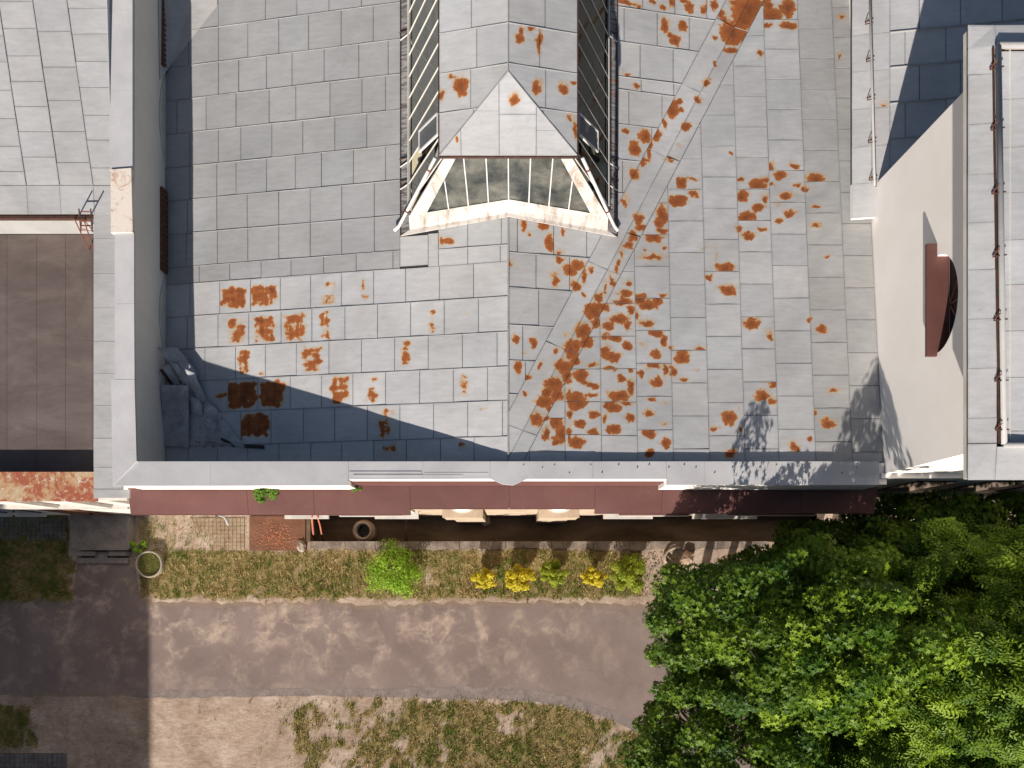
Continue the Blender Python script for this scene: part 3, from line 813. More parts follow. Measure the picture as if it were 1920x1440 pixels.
# patches between the lantern sill and the ridge
ua, ub = wx(750, 470), wx(822, 470)
for (xa, xb, ya, yb) in [(ua, wx(803, 475), 6.46, 7.10), (wx(803, 475), ub, 6.41, 7.12), (ub, wx(877, 475), 6.41, 6.76), (wx(877, 475), wx(938, 475), 6.41, 6.76), (wx(938, 475), XR, 6.41, 6.76),
                         (ub, wx(877, 430), 6.76, 7.30), (wx(877, 430), wx(940, 430), 6.76, 7.34), (wx(940, 430), XR, 6.76, 7.36)]:
    sheet(roof, [(xa, ya), (xb, ya), (xb, yb), (xa, yb)], WEST.z, 0.425, 0.0045, (), SMEARS)
seam(roof, (ub, 6.76, WEST.z(ub, 6.76)), (XR, 6.76, WEST.z(XR, 6.76)))
seam(roof, (ua, 6.43, WEST.z(ua, 6.43)), (ua, 7.1, WEST.z(ua, 7.1)))

# --- valley gutter strip, rows to its west, columns to its east
VW_L, VW_R = 0.50, 0.345                                    # half widths in x
vd = math.hypot(VR, 1.0)
def ex(u, v): return EAST1.px(u, v).x
rowsE = [(2.9, 3.62, []), (3.62, 4.33, [(985, 755)]), (4.33, 5.08, [(980, 700), (1050, 700)]), (5.08, 5.86, [(1010, 640)]), (5.86, 6.60, [(1005, 575), (1068, 580)]), (6.60, 7.34, [(970, 500), (1038, 505), (1100, 520)])]
for ya, yb, js in rowsE:
    xs = [XR] + [ex(*j) for j in js] + [6.0]
    for xa, xb in zip(xs, xs[1:]):
        poly = [(xa, ya), (xb, ya), (xb, yb), (xa, yb)]
        poly = clip(poly, 1.0, -VR, XR - VW_L - VR * Y0)
        sheet(roof, poly, EAST1.z, 0.40, 0.006, BLOBS)
    xe = XR - VW_L + VR * (ya - Y0)
    if xe > XR + .1: seam(roof, (XR, ya, EAST1.z(XR, ya)), (xe, ya, EAST1.z(xe, ya)))
# around the lantern foot
for poly in [[(XR, 7.34), (ex(995, 430), 7.34), (ex(995, 430), 7.44), (XR, 7.44)], [(ex(995, 430), 7.34), (ex(1060, 440), 7.34), (ex(1060, 440), 7.36), (ex(995, 430), 7.44)]]:
    pass
XL2 = 2.27
rowsE2 = [(7.34, 8.06, []), (8.06, 8.79, [(1167, 330)]), (8.79, 9.55, [(1222, 268)]), (9.55, 10.30, [(1179, 200), (1241, 205)]), (10.30, 10.59, [(1202, 158), (1263, 165)]), (10.59, 11.34, [(1200, 115), (1262, 120)]),
          (11.34, 12.09, [(1170, 48), (1232, 55), (1292, 62)]), (12.09, 12.85, [(1205, 5), (1265, 10), (1325, 15)]), (12.85, YN, [(1190, -60), (1260, -60), (1320, -60)])]
for ya, yb, js in rowsE2:
    xs = [XL2] + [ex(*j) for j in js] + [7.0]
    for xa, xb in zip(xs, xs[1:]):
        poly = clip([(xa, ya), (xb, ya), (xb, yb), (xa, yb)], 1.0, -VR, XR - VW_L - VR * Y0)
        sheet(roof, poly, EAST1.z, 0.405, 0.006, BLOBS)
    xe = XR - VW_L + VR * (ya - Y0)
    if xe > XL2 + .1: seam(roof, (XL2, ya, EAST1.z(XL2, ya)), (xe, ya, EAST1.z(xe, ya)))
zval = lambda x, y: max(EAST1.z(x, y), EAST2.z(x, y)) + 0.006
# valley sheets: two flanges meeting in the trough
vy = [2.06, 2.86, 4.62, 6.38, 7.22, 8.95, 10.45, 12.0, YN]
for ya, yb in zip(vy, vy[1:]):
    for side in (-1, 1):
        wv = VW_L if side < 0 else VW_R
        sk = 0.30                                            # joints run square to the strip
        def pt(t, y):
            yy = y - side * t * sk
            return (xv(yy) + side * t, yy)
        poly = [pt(0.0, ya), pt(wv, ya), pt(wv, yb), pt(0.0, yb)]
        poly = clip(poly, 0, -1, -2.2)
        poly = clip(poly, 0, 1, YN)
        if side < 0: poly = clip(poly, -1, 0, -XR)
        pl = EAST1 if side < 0 else EAST2
        sheet(roof, poly, pl.z, 0.405, 0.0035 if side else 0, BLOBS, lift=0.008, name='valley_sheet', tol=0.16)
colx = [XR + 0.02, 0.365, 1.12, 1.88, 2.64, 3.39, 4.15, 4.90, 5.61, 6.38, 7.15, XE]
colv = [840, 846, 753, 817, 744, 842, 817.5, 779, 742.5, 766, 785]
for i, (xa, xb) in enumerate(zip(colx, colx[1:])):
    y = EAST2.px(NU + 1, colv[i]).y
    st = 0.718
    while y - st > 2.2: y -= st
    ysn = [2.19]
    while y < YN + .1:
        if y - ysn[-1] > 0.12: ysn.append(y)
        y += st * rs_.uniform(0.985, 1.015)
    for ya, yb in zip(ysn, ysn[1:]):
        poly = clip([(xa, ya), (xb, ya), (xb, min(yb, YN)), (xa, min(yb, YN))], -1.0, VR, -(XR + VW_R - VR * Y0))
        if xb > 7.2: poly = clip(poly, 0, 1, YN)
        sheet(roof, poly, EAST2.z, 0.425 if i < 9 else 0.37, 0.006, BLOBS, tint=(1.0, 0.985, 0.965) if i > 8 else (1.0, 0.992, 0.995))
    yt = (xa - XR - VW_R) / VR + Y0
    if 0 < i: seam(roof, (xa, 2.2, EAST2.z(0, 2.2)), (xa, min(YN, max(2.3, yt)), EAST2.z(0, min(YN, max(2.3, yt)))), 0.006, 0.006)
# ridge cap
seam(roof, (XR, 2.2, ZR + .004), (XR, 7.36, ZR + .004), 0.03, 0.022, 'ridge_cap')
# a small raised cricket against the west wall, far corner
cr = Plane(0, 0, 0)
pa, pb, pc, pd = WEST.px(408, 12), WEST.px(318, 128), WEST.px(303, 30), WEST.px(300, -60)
pe = WEST.px(408, -60)
mbc = MB().add([pa + Vector((0,0,.02)), pb + Vector((0,0,.02)), (XW + .005, 10.9, WEST.z(XW, 0) + .30), (XW + .005, YN, WEST.z(XW, 0) + .42), (pe.x, YN, pe.z + .03)], [(0, 4, 3, 2, 1)])
ck = mbc.build('cricket', M['sheet'], roof); ck.color = (0.43, 0.415, 0.405, 1)

# --- outer walls, parapets, copings
ZC = 9.40
walls = MB()
MB().box(XW - 0.5, XE + 0.4, 1.77, 2.02, -1.0, 8.10).build('lower_wall', M['sandstone'], hall)
walls.box(XW - 0.36, XE, 1.83, 2.17, 8.10, 9.34)
walls.box(XW - 0.36, XW - 0.02, 2.171, YN, 0, 9.34)
walls.box(XE, XE + 0.3, 8.4, YN, 0, 8.4)
walls.box(XW, XE, YN - 0.05, YN + 0.2, 0, 8.0)
wl = walls.build('wall', M['plaster'], hall)
MB().box(XW - 0.019, XW - 0.008, 2.175, YN, 7.8, 9.33).build('parapet_face', M['grey_plaster'], hall)
MB().box(XW - 0.37, PX(653, 9.2), 1.72, 1.829, 8.33, 9.345).build('parapet_thickening', M['plaster'], hall)
MB().box(PX(1250, 9.2), XE + 0.05, 1.715, 1.829, 8.33, 9.345).build('parapet_thickening', M['plaster'], hall)
MB().box(PX(653, 9.2) + .01, PX(1250, 9.2) - .01, 1.80, 1.829, 8.31, 8.95).build('upstand_flashing', M['maroon'], hall)
# front coping
def coping(parent, poly, zb, zt, name='coping_sheet', mat='coping'):
    if area(poly) < 0: poly = poly[::-1]
    return MB().prism(poly, zb, zt).build(name, M[mat], parent)
cf = lambda x, y: ZC + 0.010 - 0.06 * (y - 2.2) * -1 * 0.5
yi = PY(865, ZC)
yo_w, yo_n = PY(911, ZC), PY(899, ZC)
ux = lambda u: PX(u, ZC)
def zfc(x, y): return ZC + (y - yo_w) * -0.045 + 0.012
g = 0.004
edges = [258, 395, 530, 653]
coping(hall, [(ux(212), yo_w), (ux(395) - g, yo_w), (ux(395) - g, yi), (ux(258), yi)], lambda x, y: zfc(x, y) - 0.05, zfc)
coping(hall, [(ux(395), yo_w), (ux(653) - g, yo_w + .01), (ux(653) - g, yi), (ux(395), yi)], lambda x, y: zfc(x, y) - 0.05, lambda x, y: zfc(x, y) + .002)
coping(hall, [(ux(653), yo_n - .0), (ux(793) - g, yo_n + .01), (ux(793) - g, yi), (ux(653), yi)], lambda x, y: zfc(x, y) - 0.05, lambda x, y: zfc(x, y) - .004)
coping(hall, [(ux(793), yo_n + .01), (ux(919) - g, yo_n + .015), (ux(919) - g, yi), (ux(793), yi)], lambda x, y: zfc(x, y) - 0.05, lambda x, y: zfc(x, y) + .001)
coping(hall, [(ux(919), yo_n + .015), (ux(942), PY(908, ZC)), (ux(962), PY(910, ZC)), (ux(988), PY(898, ZC)), (ux(1112) - g, PY(898, ZC)), (ux(1112) - g, yi), (ux(919), yi)], lambda x, y: zfc(x, y) - 0.05, lambda x, y: zfc(x, y) + .006)
coping(hall, [(ux(1112), PY(898, ZC)), (ux(1250) - g, PY(898, ZC)), (ux(1250) - g, yi), (ux(1112), yi)], lambda x, y: zfc(x, y) - 0.05, lambda x, y: zfc(x, y) - .003)
for a, b in [(1250, 1322), (1322, 1455), (1455, 1560), (1560, 1649)]:
    coping(hall, [(ux(a), yo_w + .02), (ux(b) - g, yo_w + .02), (ux(b) - g, yi), (ux(a), yi)], lambda x, y: zfc(x, y) - 0.05, lambda x, y, q=random.uniform(-.003, .006): zfc(x, y) + q)
# thin overlapping strips on the worn middle of the coping
for a, b, va, vb in [(655, 790, 884, 888), (662, 868, 890, 893), (795, 915, 886, 889)]:
    MB().prism([(ux(a), PY(vb, ZC)), (ux(b), PY(vb, ZC)), (ux(b), PY(va, ZC)), (ux(a), PY(va, ZC))], lambda x, y: zfc(x, y) + .002, lambda x, y: zfc(x, y) + .0055).build('overlap_strip', M['coping'], hall)
rv = random.Random(4)
for i in range(22):                                          # rivet heads
    u = 985 + i * 29.5 + rv.uniform(-6, 6); v = rv.choice([871, 876, 886])
    p = P(u, v, ZC + .02)
    MB().lathe([(0.0, .024), (.011, .018), (.014, .0)], (p.x, p.y, zfc(p.x, p.y) - .004), 8).build('rivet', M['dark_iron'], hall)
# west coping, its lower shoulder and the peeling pad
wxo, wxi = ux(209), ux(253)
def zwc(x, y): return ZC + 0.012 + (x - wxo) * 0.05
segs = [PY(905, ZC), PY(712, ZC), PY(570, ZC), PY(438, ZC)]
coping(hall, [(ux(258), yi), (ux(212), yo_w), (ux(209), PY(712, ZC) - g), (ux(254), PY(712, ZC) - g)], lambda x, y: zwc(x, y) - .05, lambda x, y: zwc(x, y) + .004)
coping(hall, [(ux(216), PY(712, ZC)), (ux(254), PY(712, ZC)), (wxi, PY(570, ZC) - g), (ux(216), PY(570, ZC) - g)], lambda x, y: zwc(x, y) - .05, zwc)
coping(hall, [(ux(216), PY(570, ZC)), (wxi, PY(570, ZC)), (wxi, PY(438, ZC) - g), (ux(216), PY(438, ZC) - g)], lambda x, y: zwc(x, y) - .05, zwc)
coping(hall, [(ux(209.5), PY(320, ZC)), (ux(249), PY(318, ZC)), (ux(252), PY(438, ZC)), (ux(210), PY(438, ZC))], ZC - .04, lambda x, y: zwc(x, y) + .03, 'peeling_slab', 'peeling')
for va, vb in [(320, 171), (171, 20), (20, -110)]:
    coping(hall, [(ux(206), PY(va, ZC) + g), (ux(250), PY(va, ZC) + g), (ux(250), PY(vb, ZC)), (ux(206), PY(vb, ZC))], lambda x, y: zwc(x, y) - .05, zwc)
# shutters and painted sunlit slivers low in the west parapet face
for va, vb in [(-60, 138), (362, 515)]:
    ya, yb = WEST.px(305, vb).y, WEST.px(305, va).y
    sh = MB().box(XW - 0.006, XW + 0.05, ya, yb, WEST.z(XW, 0) + .02, WEST.z(XW, 0) + 0.27).build('shutter', M['brown_wood'], hall)
    nsl = int((yb - ya) / 0.11)
    for i in range(nsl):
        y = ya + 0.05 + i * 0.11
        MB().box(XW + 0.05, XW + 0.066, y, y + 0.07, WEST.z(XW, 0) + .04, WEST.z(XW, 0) + .25).build('slat', M['brown_wood'], sh)
for va, vb in [(146, 312), (518, 668)]:  # pale arched shape, painted in place of a sunlit sliver of roof
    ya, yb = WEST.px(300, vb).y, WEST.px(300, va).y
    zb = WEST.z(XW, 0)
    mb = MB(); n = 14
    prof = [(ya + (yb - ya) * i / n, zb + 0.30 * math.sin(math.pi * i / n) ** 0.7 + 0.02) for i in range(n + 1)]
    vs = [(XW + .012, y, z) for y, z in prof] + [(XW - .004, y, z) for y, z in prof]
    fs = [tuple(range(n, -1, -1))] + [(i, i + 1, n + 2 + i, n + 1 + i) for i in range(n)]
    mb.add(vs, fs).build('sunlit_sliver', M['white'], hall)

# --- maroon cornice ledge, window hoods, columns, windows on the front
ledge = thing('cornice_ledge', 'long maroon sheet-metal cornice ledge along the front of the hall', 'ledge', (0, 1.5, 8.1))
zl = lambda x, y: 8.14 + 0.13 * (y - 1.2) / 0.6
ll = [245, 466, 590, 770, 955, 1115, 1240, 1366, 1500, 1640]
for a, b in zip(ll, ll[1:]):
    mid = 770 <= a < 1115
    yo = PY(953.5, 8.14) if mid else PY(964.5 if a < 700 else 962, 8.14)
    xa, xb = PX(a, 8.14), PX(b, 8.14)
    dz = random.uniform(0, 0.005)
    MB().prism([(xa, yo), (xb - .006, yo), (xb - .006, 1.80), (xa, 1.80)], lambda x, y: zl(x, y) - .07, lambda x, y: zl(x, y) + dz).build('ledge_sheet', M['maroon'], ledge)
    MB().box(xa + .003, xb - .009, yo - 0.012, yo - .001, 8.045, 8.13).build('drip_edge', M['maroon'], ledge)
MB().box(PX(245, 8.1), PX(1640, 8.1), 1.33, 1.769, 7.86, 8.06).build('cornice_moulding', M['plaster'], ledge)
# window hoods: a maroon cap on a white moulding, over tall windows
def front_window(ua, ub, ptv):
    zt = 5.6
    xa, xb = PX(ua, zt), PX(ub, zt)
    yo = PY(ptv, zt)
    t = thing('front_window', None, 'window', ((xa + xb) / 2, 1.77, 1.2))
    MB().box(xa, xb, yo, 1.768, zt - 0.10, zt).build('hood_moulding', M['white'], t)
    MB().prism([(xa + .03, yo + .025), (xb - .03, yo + .025), (xb - .03, 1.768), (xa + .03, 1.768)], zt + .001, lambda x, y: zt + .02 + .12 * (y - yo)).build('hood_cap', M['maroon'], t)
    MB().box(xa + .1, xa + (xb - xa) * .55, 1.50, 1.60, zt + .08, zt + .16).build('hood_fillet', M['white'], t)
    for x in (xa + .25, xb - .33): MB().box(x, x + .08, 1.70, 1.768, 1.6, zt - .101).build('frame', M['white'], t)
    MB().box(xa + .33, xb - .33, 1.742, 1.766, 1.6, zt - .101).build('pane', M['blind_glass'], t)
    for i in range(3): MB().box(xa + .33, xb - .33, 1.72, 1.741, 1.6 + i * 1.2, 1.66 + i * 1.2).build('glazing_bar', M['white'], t)
    MB().box(xa + .15, xb - .15, 1.52, 1.768, 1.45, 1.56).build('sill', M['white'], t)
    return t
for ua, ub, pv, lb in [(430, 552, 965.5, 'tall front window under a white hood, above the sett paving'), (636, 757, 968.5, 'tall front window under a white hood, above the round manhole ring'),
                   (1158, 1292, 968, 'tall front window under a white hood, right of the second column'), (1362, 1530, 967, 'tall front window under a white hood, beside the big trees')]:
    front_window(ua, ub, pv)['label'] = lb
def column(u0, u1, lb):
    zt = 4.0
    xa, xb = PX(u0, zt), PX(u1, zt)
    yo = PY(970, zt)
    t = thing('entrance_column', lb, 'column', ((xa + xb) / 2, 1.7, -0.95), 'half columns on pedestals at the front')
    MB().box(xa, xb, yo, 1.768, 2.9, zt).build('pedestal', M['sandstone'], t)
    MB().box(xa + .06, xb - .06, yo + .14, 1.768, -0.95, 2.899).build('pier', M['sandstone'], t)
    MB().box(xa - .02, xb + .02, yo - .015, 1.768, zt + .001, zt + .04).build('pedestal_cap', M['sandstone'], t)
    cx, cy = (xa + xb) / 2, 1.77
    R = 0.34
    def half(r, z0, z1, nm, m):
        n = 20
        pl = [(cx + r * math.cos(math.pi + math.pi * i / n), min(1.767, cy + r * 0.66 * math.sin(math.pi + math.pi * i / n))) for i in range(n + 1)]
        MB().prism(pl, z0, z1).build(nm, M[m], t)
    half(R + .10, zt + .041, zt + .09, 'base_ring', 'sandstone')
    half(R + .05, zt + .091, zt + .13, 'base_ring', 'white')
    half(R - .03, zt + .131, 7.6, 'shaft', 'plaster')
    half(R + .03, 7.601, 7.85, 'capital', 'white')
column(831, 904, 'cream half column on pedestal, left of the pair at the front')
column(1011, 1085, 'cream half column on pedestal, right of the pair at the front')

# ------------------------------------------------------------------ roof lantern
lant = thing('roof_lantern', 'long glazed roof lantern with grey hipped metal roof astride the ridge', 'skylight', (XR, 10, 9.3))
ZE = 10.88; XC = -0.07; HE = 1.29; HB = 2.12
YF = 7.70; YBK = YN
zridge = 11.2
hipY = PY(135, zridge)
# roof: west, east and hip planes
yS = PY(293, ZE + .03)
LW = lambda x, y: ZE + .04 + (x - (XC - HE)) * (zridge - ZE - .04) / HE
LE = lambda x, y: ZE + .04 + ((XC + HE) - x) * (zridge - ZE - .04) / HE
LS = lambda x, y: ZE + .04 + (y - yS) * (zridge - ZE - .04) / (hipY - yS)
lr = MB()
xa, xb = XC - HE, XC + HE
lr.add([(xa, yS, ZE + .035), (XC, hipY, zridge - .01), (XC, YBK, zridge - .01), (xa, YBK, ZE + .035)], [(0, 1, 2, 3)])
lr.add([(xb, yS, ZE + .035), (xb, YBK, ZE + .035), (XC, YBK, zridge - .01), (XC, hipY, zridge - .01)], [(0, 1, 2, 3)])
lr.add([(xa, yS, ZE + .035), (xb, yS, ZE + .035), (XC, hipY, zridge - .01)], [(0, 1, 2)])
lr.add([(xa, yS, ZE), (xb, yS, ZE), (xb, YBK, ZE), (xa, YBK, ZE)], [(3, 2, 1, 0)])
lroof = lr.build('lantern_roof', M['deck'], lant)
hs = (hipY - yS) / HE
yrow = [yS, PY(215, 11), PY(134, 11.05), PY(60, 11.05), 12.3, 13.05, 13.8, YBK]
yrow = [yS, 8.46, 9.20, 9.95, 10.70, 11.45, 12.2, 12.95, 13.7, YBK]
for k, (ya, yb) in enumerate(zip(yrow, yrow[1:])):
    for side in (-1, 1):
        zf = LW if side < 0 else LE
        mid = XC + side * HE * (0.5 + 0.05 * math.sin(k * 2.3))
        for (x0, x1) in ([(xa, mid), (mid, XC)] if side < 0 else [(XC, mid), (mid, xb)]):
            poly = [(x0, ya), (x1, ya), (x1, yb), (x0, yb)]
            # north of the hip line: y >= yS + hs * (distance from the side eave)
            if side < 0: poly = clip(poly, hs, -1, hs * xa - yS)
            else: poly = clip(poly, -hs, -1, -hs * xb - yS)
            sheet(lroof, poly, zf, 0.435 if side < 0 else 0.415, 0.004, LBLOBS, lift=0.002)
        if k: 
            yy = ya
            xe = XC if yy > hipY else (xa + (yy - yS) / hs if side < 0 else xb - (yy - yS) / hs)
            x0 = xa if side < 0 else xb
            seam(lroof, (x0, yy, zf(x0, yy)), (xe, yy, zf(xe, yy)), 0.01, 0.018)
# hip end
for (x0, x1, y0, y1) in [(xa, -0.95, yS, 9.2), (-0.95, -0.24, yS, 8.42), (-0.95, -0.24, 8.42, 9.2), (-0.24, 0.45, yS, 8.36), (-0.24, 0.45, 8.36, 9.2), (0.45, xb, yS, 8.1), (0.45, xb, 8.1, 9.2)]:
    poly = clip(clip([(x0, y0), (x1, y0), (x1, y1), (x0, y1)], -hs, 1, -hs * xa + yS), hs, 1, hs * xb + yS)
    sheet(lroof, poly, LS, 0.45, 0.004, LBLOBS, lift=0.002)
for s, x0 in ((-1, xa), (1, xb)):
    seam(lroof, (x0, yS, LS(x0, yS)), (XC, hipY, zridge), 0.014, 0.02, 'hip_seam')
seam(lroof, (XC, hipY, zridge), (XC, YBK, zridge), 0.016, 0.02, 'ridge_seam')
# eave edges with rusty drip
for nm, a, b in [('eave_trim', (xa - .012, yS, ZE + .02), (xa - .012, YBK, ZE + .02)), ('eave_trim', (xb + .012, yS, ZE + .02), (xb + .012, YBK, ZE + .02)), ('eave_trim', (xa - .012, yS - .012, ZE + .018), (xb + .012, yS - .012, ZE + .018))]:
    MB().bar(a, b, 0.018, 0.06).build(nm, M['dark_iron'], lroof)
# glazed sides
def roofz(x): return WEST.z(x, 0) if x < XR else EAST1.z(x, 0)
tb = 0.14                                                   # kerb height
for s in (-1, 1):
    xt, xbm = XC + s * (HE - .07), XC + s * HB
    zb = roofz(xbm) + tb
    ztp = ZE - .01
    top = lambda y: Vector((xt, y, ztp)); bot = lambda y: Vector((xbm, y, zb))
    nb_ = 0
    y = YF + 0.02
    ysl = [YF]
    while ysl[-1] < YBK - .3: ysl.append(ysl[-1] + 0.455)
    for i, (ya, yb) in enumerate(zip(ysl, ysl[1:])):
        if i in (1,):                                      # the opened casement shows the frame
            q = thing('open_casement', None, None) if False else None
        nrm = (bot(0) - top(0)).cross(Vector((0, 1, 0))).normalized() * (0.004)
        n2 = nrm * (1 if nrm.z > 0 else -1)
        if i != 1:
            MB().hexa([bot(ya + .012), bot(yb - .012), top(yb - .012), top(ya + .012)], [bot(ya + .012) + n2, bot(yb - .012) + n2, top(yb - .012) + n2, top(ya + .012) + n2]).build('pane', M['glass'], lant)
        MB().bar(top(ya) + n2 * 2, bot(ya) + n2 * 2, 0.018, 0.02, n2).build('glazing_bar', M['white'], lant)
    # rails
    for f, w, m in ((0.0, .07, 'white'), (0.52, .02, 'dark_iron')):
        a = bot(YF) * (1 - f) + top(YF) * f; b = bot(YBK) * (1 - f) + top(YBK) * f
        MB().bar(a + n2 * (3 if f == 0 else -6), b + n2 * (3 if f == 0 else -6), w * .6, .05 if f == 0 else .03, n2).build('rail', M[m], lant)
    # kerb and streaked flashing
    MB().hexa([Vector((xbm - .02, YF, roofz(xbm) - .05)), Vector((xbm + .02, YF, roofz(xbm) - .05)), Vector((xbm + .02, YBK, roofz(xbm) - .05)), Vector((xbm - .02, YBK, roofz(xbm) - .05))],
              [Vector((xbm - .02, YF, zb - .02)), Vector((xbm + .02, YF, zb - .02)), Vector((xbm + .02, YBK, zb - .02)), Vector((xbm - .02, YBK, zb - .02))]).build('kerb', M['stained'], lant)
    x2 = LX if s < 0 else XL2
    fl = MB().add([(xbm, 7.2, roofz(xbm) + .06), (x2, 7.1, roofz(x2) + .02), (x2, YBK, roofz(x2) + .02), (xbm, YBK, roofz(xbm) + .06)], [(0, 1, 2, 3) if s > 0 else (3, 2, 1, 0)]).build('flashing', M['flashing'], lant)
    at = fl.data.attributes.new('rusty', 'FLOAT', 'POINT'); at.data.foreach_set('value', [1.0 if s > 0 else 0.12] * 4)
    # a dark standing edge along the flashing
    MB().bar((x2, 7.1, roofz(x2) + .025), (x2, YBK, roofz(x2) + .025), .014, .05).build('flashing_edge', M['dark_iron'], lant)
    # opened casement: hinged at the top, swung outwards
    ya, yb = ysl[1], ysl[2]
    d = Vector((s * 0.78, 0, -0.62)).normalized()
    oc = thing('open_casement_holder', None, None) if False else None
    hl = 0.72
    A, B_ = bot(ya + .02) * .62 + top(ya + .02) * .38, bot(yb - .02) * .62 + top(yb - .02) * .38
    hinge = Vector((xt + s * .12, 0, ztp - .12))
    p0 = Vector((hinge.x, ya + .03, hinge.z)); p1 = Vector((hinge.x, yb - .03, hinge.z))
    e = Vector((s * 0.42, 0, -0.56))
    cs = MB()
    for a, b in [(p0, p1), (p1, p1 + e), (p1 + e, p0 + e), (p0 + e, p0)]: cs.bar(a, b, .035, .04)
    cs = cs.build('casement_frame', M['pipe_white'], lant)
    MB().hexa([p0, p1, p1 + e, p0 + e], [v + Vector((0, 0, .006)) for v in (p0, p1, p1 + e, p0 + e)]).build('pane', M['dull_glass'], cs)
    # little bracing rods to the roof
    for v in (40, 285, 328):
        yy = PY(v, 9.4)
        MB().tube([(xbm, yy, zb), (x2 - s * (-.0), yy - .06, roofz(x2) + .05)], .012, 6).build('stay_rod', M['pipe_white'], lant)
        MB().tube([(xbm + s * .04, yy + .11, zb - .06), (x2 + s * .02, yy + .11, roofz(x2) + .04)], .012, 6).build('stay_rod', M['dark_iron'], lant)
# glazed front: trapezium between two white boards, chevron foot
tzp = ZE - .01
def ft(t): return Vector((XC + t * (HE - .08), YF + .02, tzp))
def fb(t):
    x = XC + t * HB
    return Vector((x, 7.60 - 0.12 * abs(t), roofz(x) + 0.25 - .06 * abs(t)))
for i in range(8):
    t0, t1 = -0.84 + i * 0.21, -0.63 + i * 0.21
    MB().hexa([fb(t0), fb(t1), ft(t1 * 1.0), ft(t0 * 1.0)], [v + Vector((0, -.006, 0)) for v in (fb(t0), fb(t1), ft(t1), ft(t0))]).build('pane', M['front_glass'], lant)
# vertical glazing bars
for i in range(-4, 5):
    x = XC + i * 0.42
    tt = x - XC
    # where the upright meets the raking board
    zlim = tzp
    frac = 0.0
    if abs(tt) > 0.80 * (HE - .08):
        frac = (abs(tt) - 0.80 * (HE - .08)) / (0.80 * HB - 0.80 * (HE - .08))
    t_ = tt / (0.80 * ((HE - .08) * (1 - frac) + HB * frac)) * 0.80
    tp = ft(t_) * (1 - frac) + fb(t_) * frac
    tb_ = tt / HB
    bt = fb(tb_)
    if (tp - bt).length < .1: continue
    MB().bar(tp + Vector((0, -.02, 0)), bt + Vector((0, -.02, 0)), .024, .03, (0, -1, .1)).build('glazing_bar', M['pipe_white'], lant)
for s in (-1, 1):
    o_t, i_t, o_b, i_b = ft(s * 1.0), ft(s * .82), fb(s * 1.0), fb(s * .83)
    off = Vector((0, -.035, 0))
    q = [o_b + off, i_b + off, i_t + off, o_t + off]; q2 = [v - Vector((0, .035, 0)) for v in q]
    if s > 0: q, q2 = q[::-1], q2[::-1]
    MB().hexa(q, q2).build('corner_board', M['stained'], lant)
    # sill board, sloping out over the roof
    a, b = fb(s * .84) + Vector((0, -.02, -.01)), fb(0) + Vector((0, -.02, -.01))
    xo, yo_ = PX(775 if s < 0 else 1145, 9.1), 7.22
    c_ = Vector((XC, 7.40, ZR + .06)); d_ = Vector((XC + s * 2.12, 7.22, roofz(XC + s * 2.12) + .05))
    e2 = fb(s * 1.0) + Vector((0, -.03, -.01))
    q = [d_, c_, b, e2]
    q2 = [v + Vector((0, -.004, .03)) for v in q]
    if s > 0: q, q2 = q[::-1], q2[::-1]
    MB().hexa(q, q2).build('sill_board', M['stained'], lant)
    f_ = Vector((XC + s * 2.33, 7.10, roofz(XC + s * 2.33) + .03))
    q = [f_, Vector((XC, 7.33, ZR + .035)), c_ + Vector((0, 0, -.012)), d_ + Vector((0, 0, -.012))]
    q2 = [v + Vector((0, 0, .02)) for v in q]
    if s > 0: q, q2 = q[::-1], q2[::-1]
    MB().hexa(q, q2).build('sill_flashing', M['stained'], lant)
    # downpipe along the corner, off the eave and out over the roof
    p_t = P(816 if s < 0 else 1092, 296, ZE - .02)
    p_b = P(748 if s < 0 else 1152, 424, roofz(s * 2.35) + .14)
    p_e = P(739 if s < 0 else 1159, 432, roofz(s * 2.4) + .09)
    dp = MB().tube([p_t, p_t * .12 + p_b * .88, p_b, p_e], [.034, .034, .036, .042], 10).build('downpipe', M['pipe_white'], lant, True)
    for f in (.15, .75):
        c0 = p_t * (1 - f) + p_b * f; dr = (p_b - p_t).normalized()
        MB().tube([c0 - dr * .012, c0 + dr * .012], .054, 10).build('pipe_clip', M['rust_iron'], dp)
# what shows through the glass: pale well below, dark trusses
MB().add([(XC - HB, 7.6, 9.02), (XC + HB, 7.6, 9.02), (XC + HB, YBK, 9.02), (XC - HB, YBK, 9.02)], [(0, 1, 2, 3)]).build('inner_ceiling', M['interior'], lant)
for y in np.arange(8.0, YBK, 0.62):
    MB().bar((XC - 1.9, y, 9.12), (XC - .15, y + .05, ZE - .3), .07, .09).build('inner_truss', M['interior_dark'], lant)
    MB().bar((XC + 1.9, y, 9.12), (XC + .15, y + .05, ZE - .3), .07, .09).build('inner_truss', M['interior_dark'], lant)
for x, z in [(-1.4, 9.6), (-.7, 10.2), (.7, 10.2), (1.4, 9.6)]:
    MB().bar((x, 7.9, z), (x, YBK, z), .06, .06).build('inner_purlin', M['interior_dark'], lant)

# ------------------------------------------------------------------ west block: sloping roof, low felt roof, parapets
west = thing('west_block', 'left block with sloping grey metal roof above a low brown felt roof', 'building', (-12, 6, 0))
ZL = 7.90
WX0, WX1 = -21.0, -8.52
MB().box(WX0, WX1, 1.75, YN, 0.0, 7.6).build('wall', M['white'], west)
MB().box(WX0, -9.0, 1.75, 7.62, 7.6, ZL).build('felt_roof', M['bitumen'], west)
for u in (-50, 12, 68, 122, 172):                                # lapped felt strips
    x = PX(u, ZL)
    MB().box(x, x + 0.012, 2.2, 7.6, ZL + .0005, ZL + .005).build('felt_lap', M['bitumen'], west)
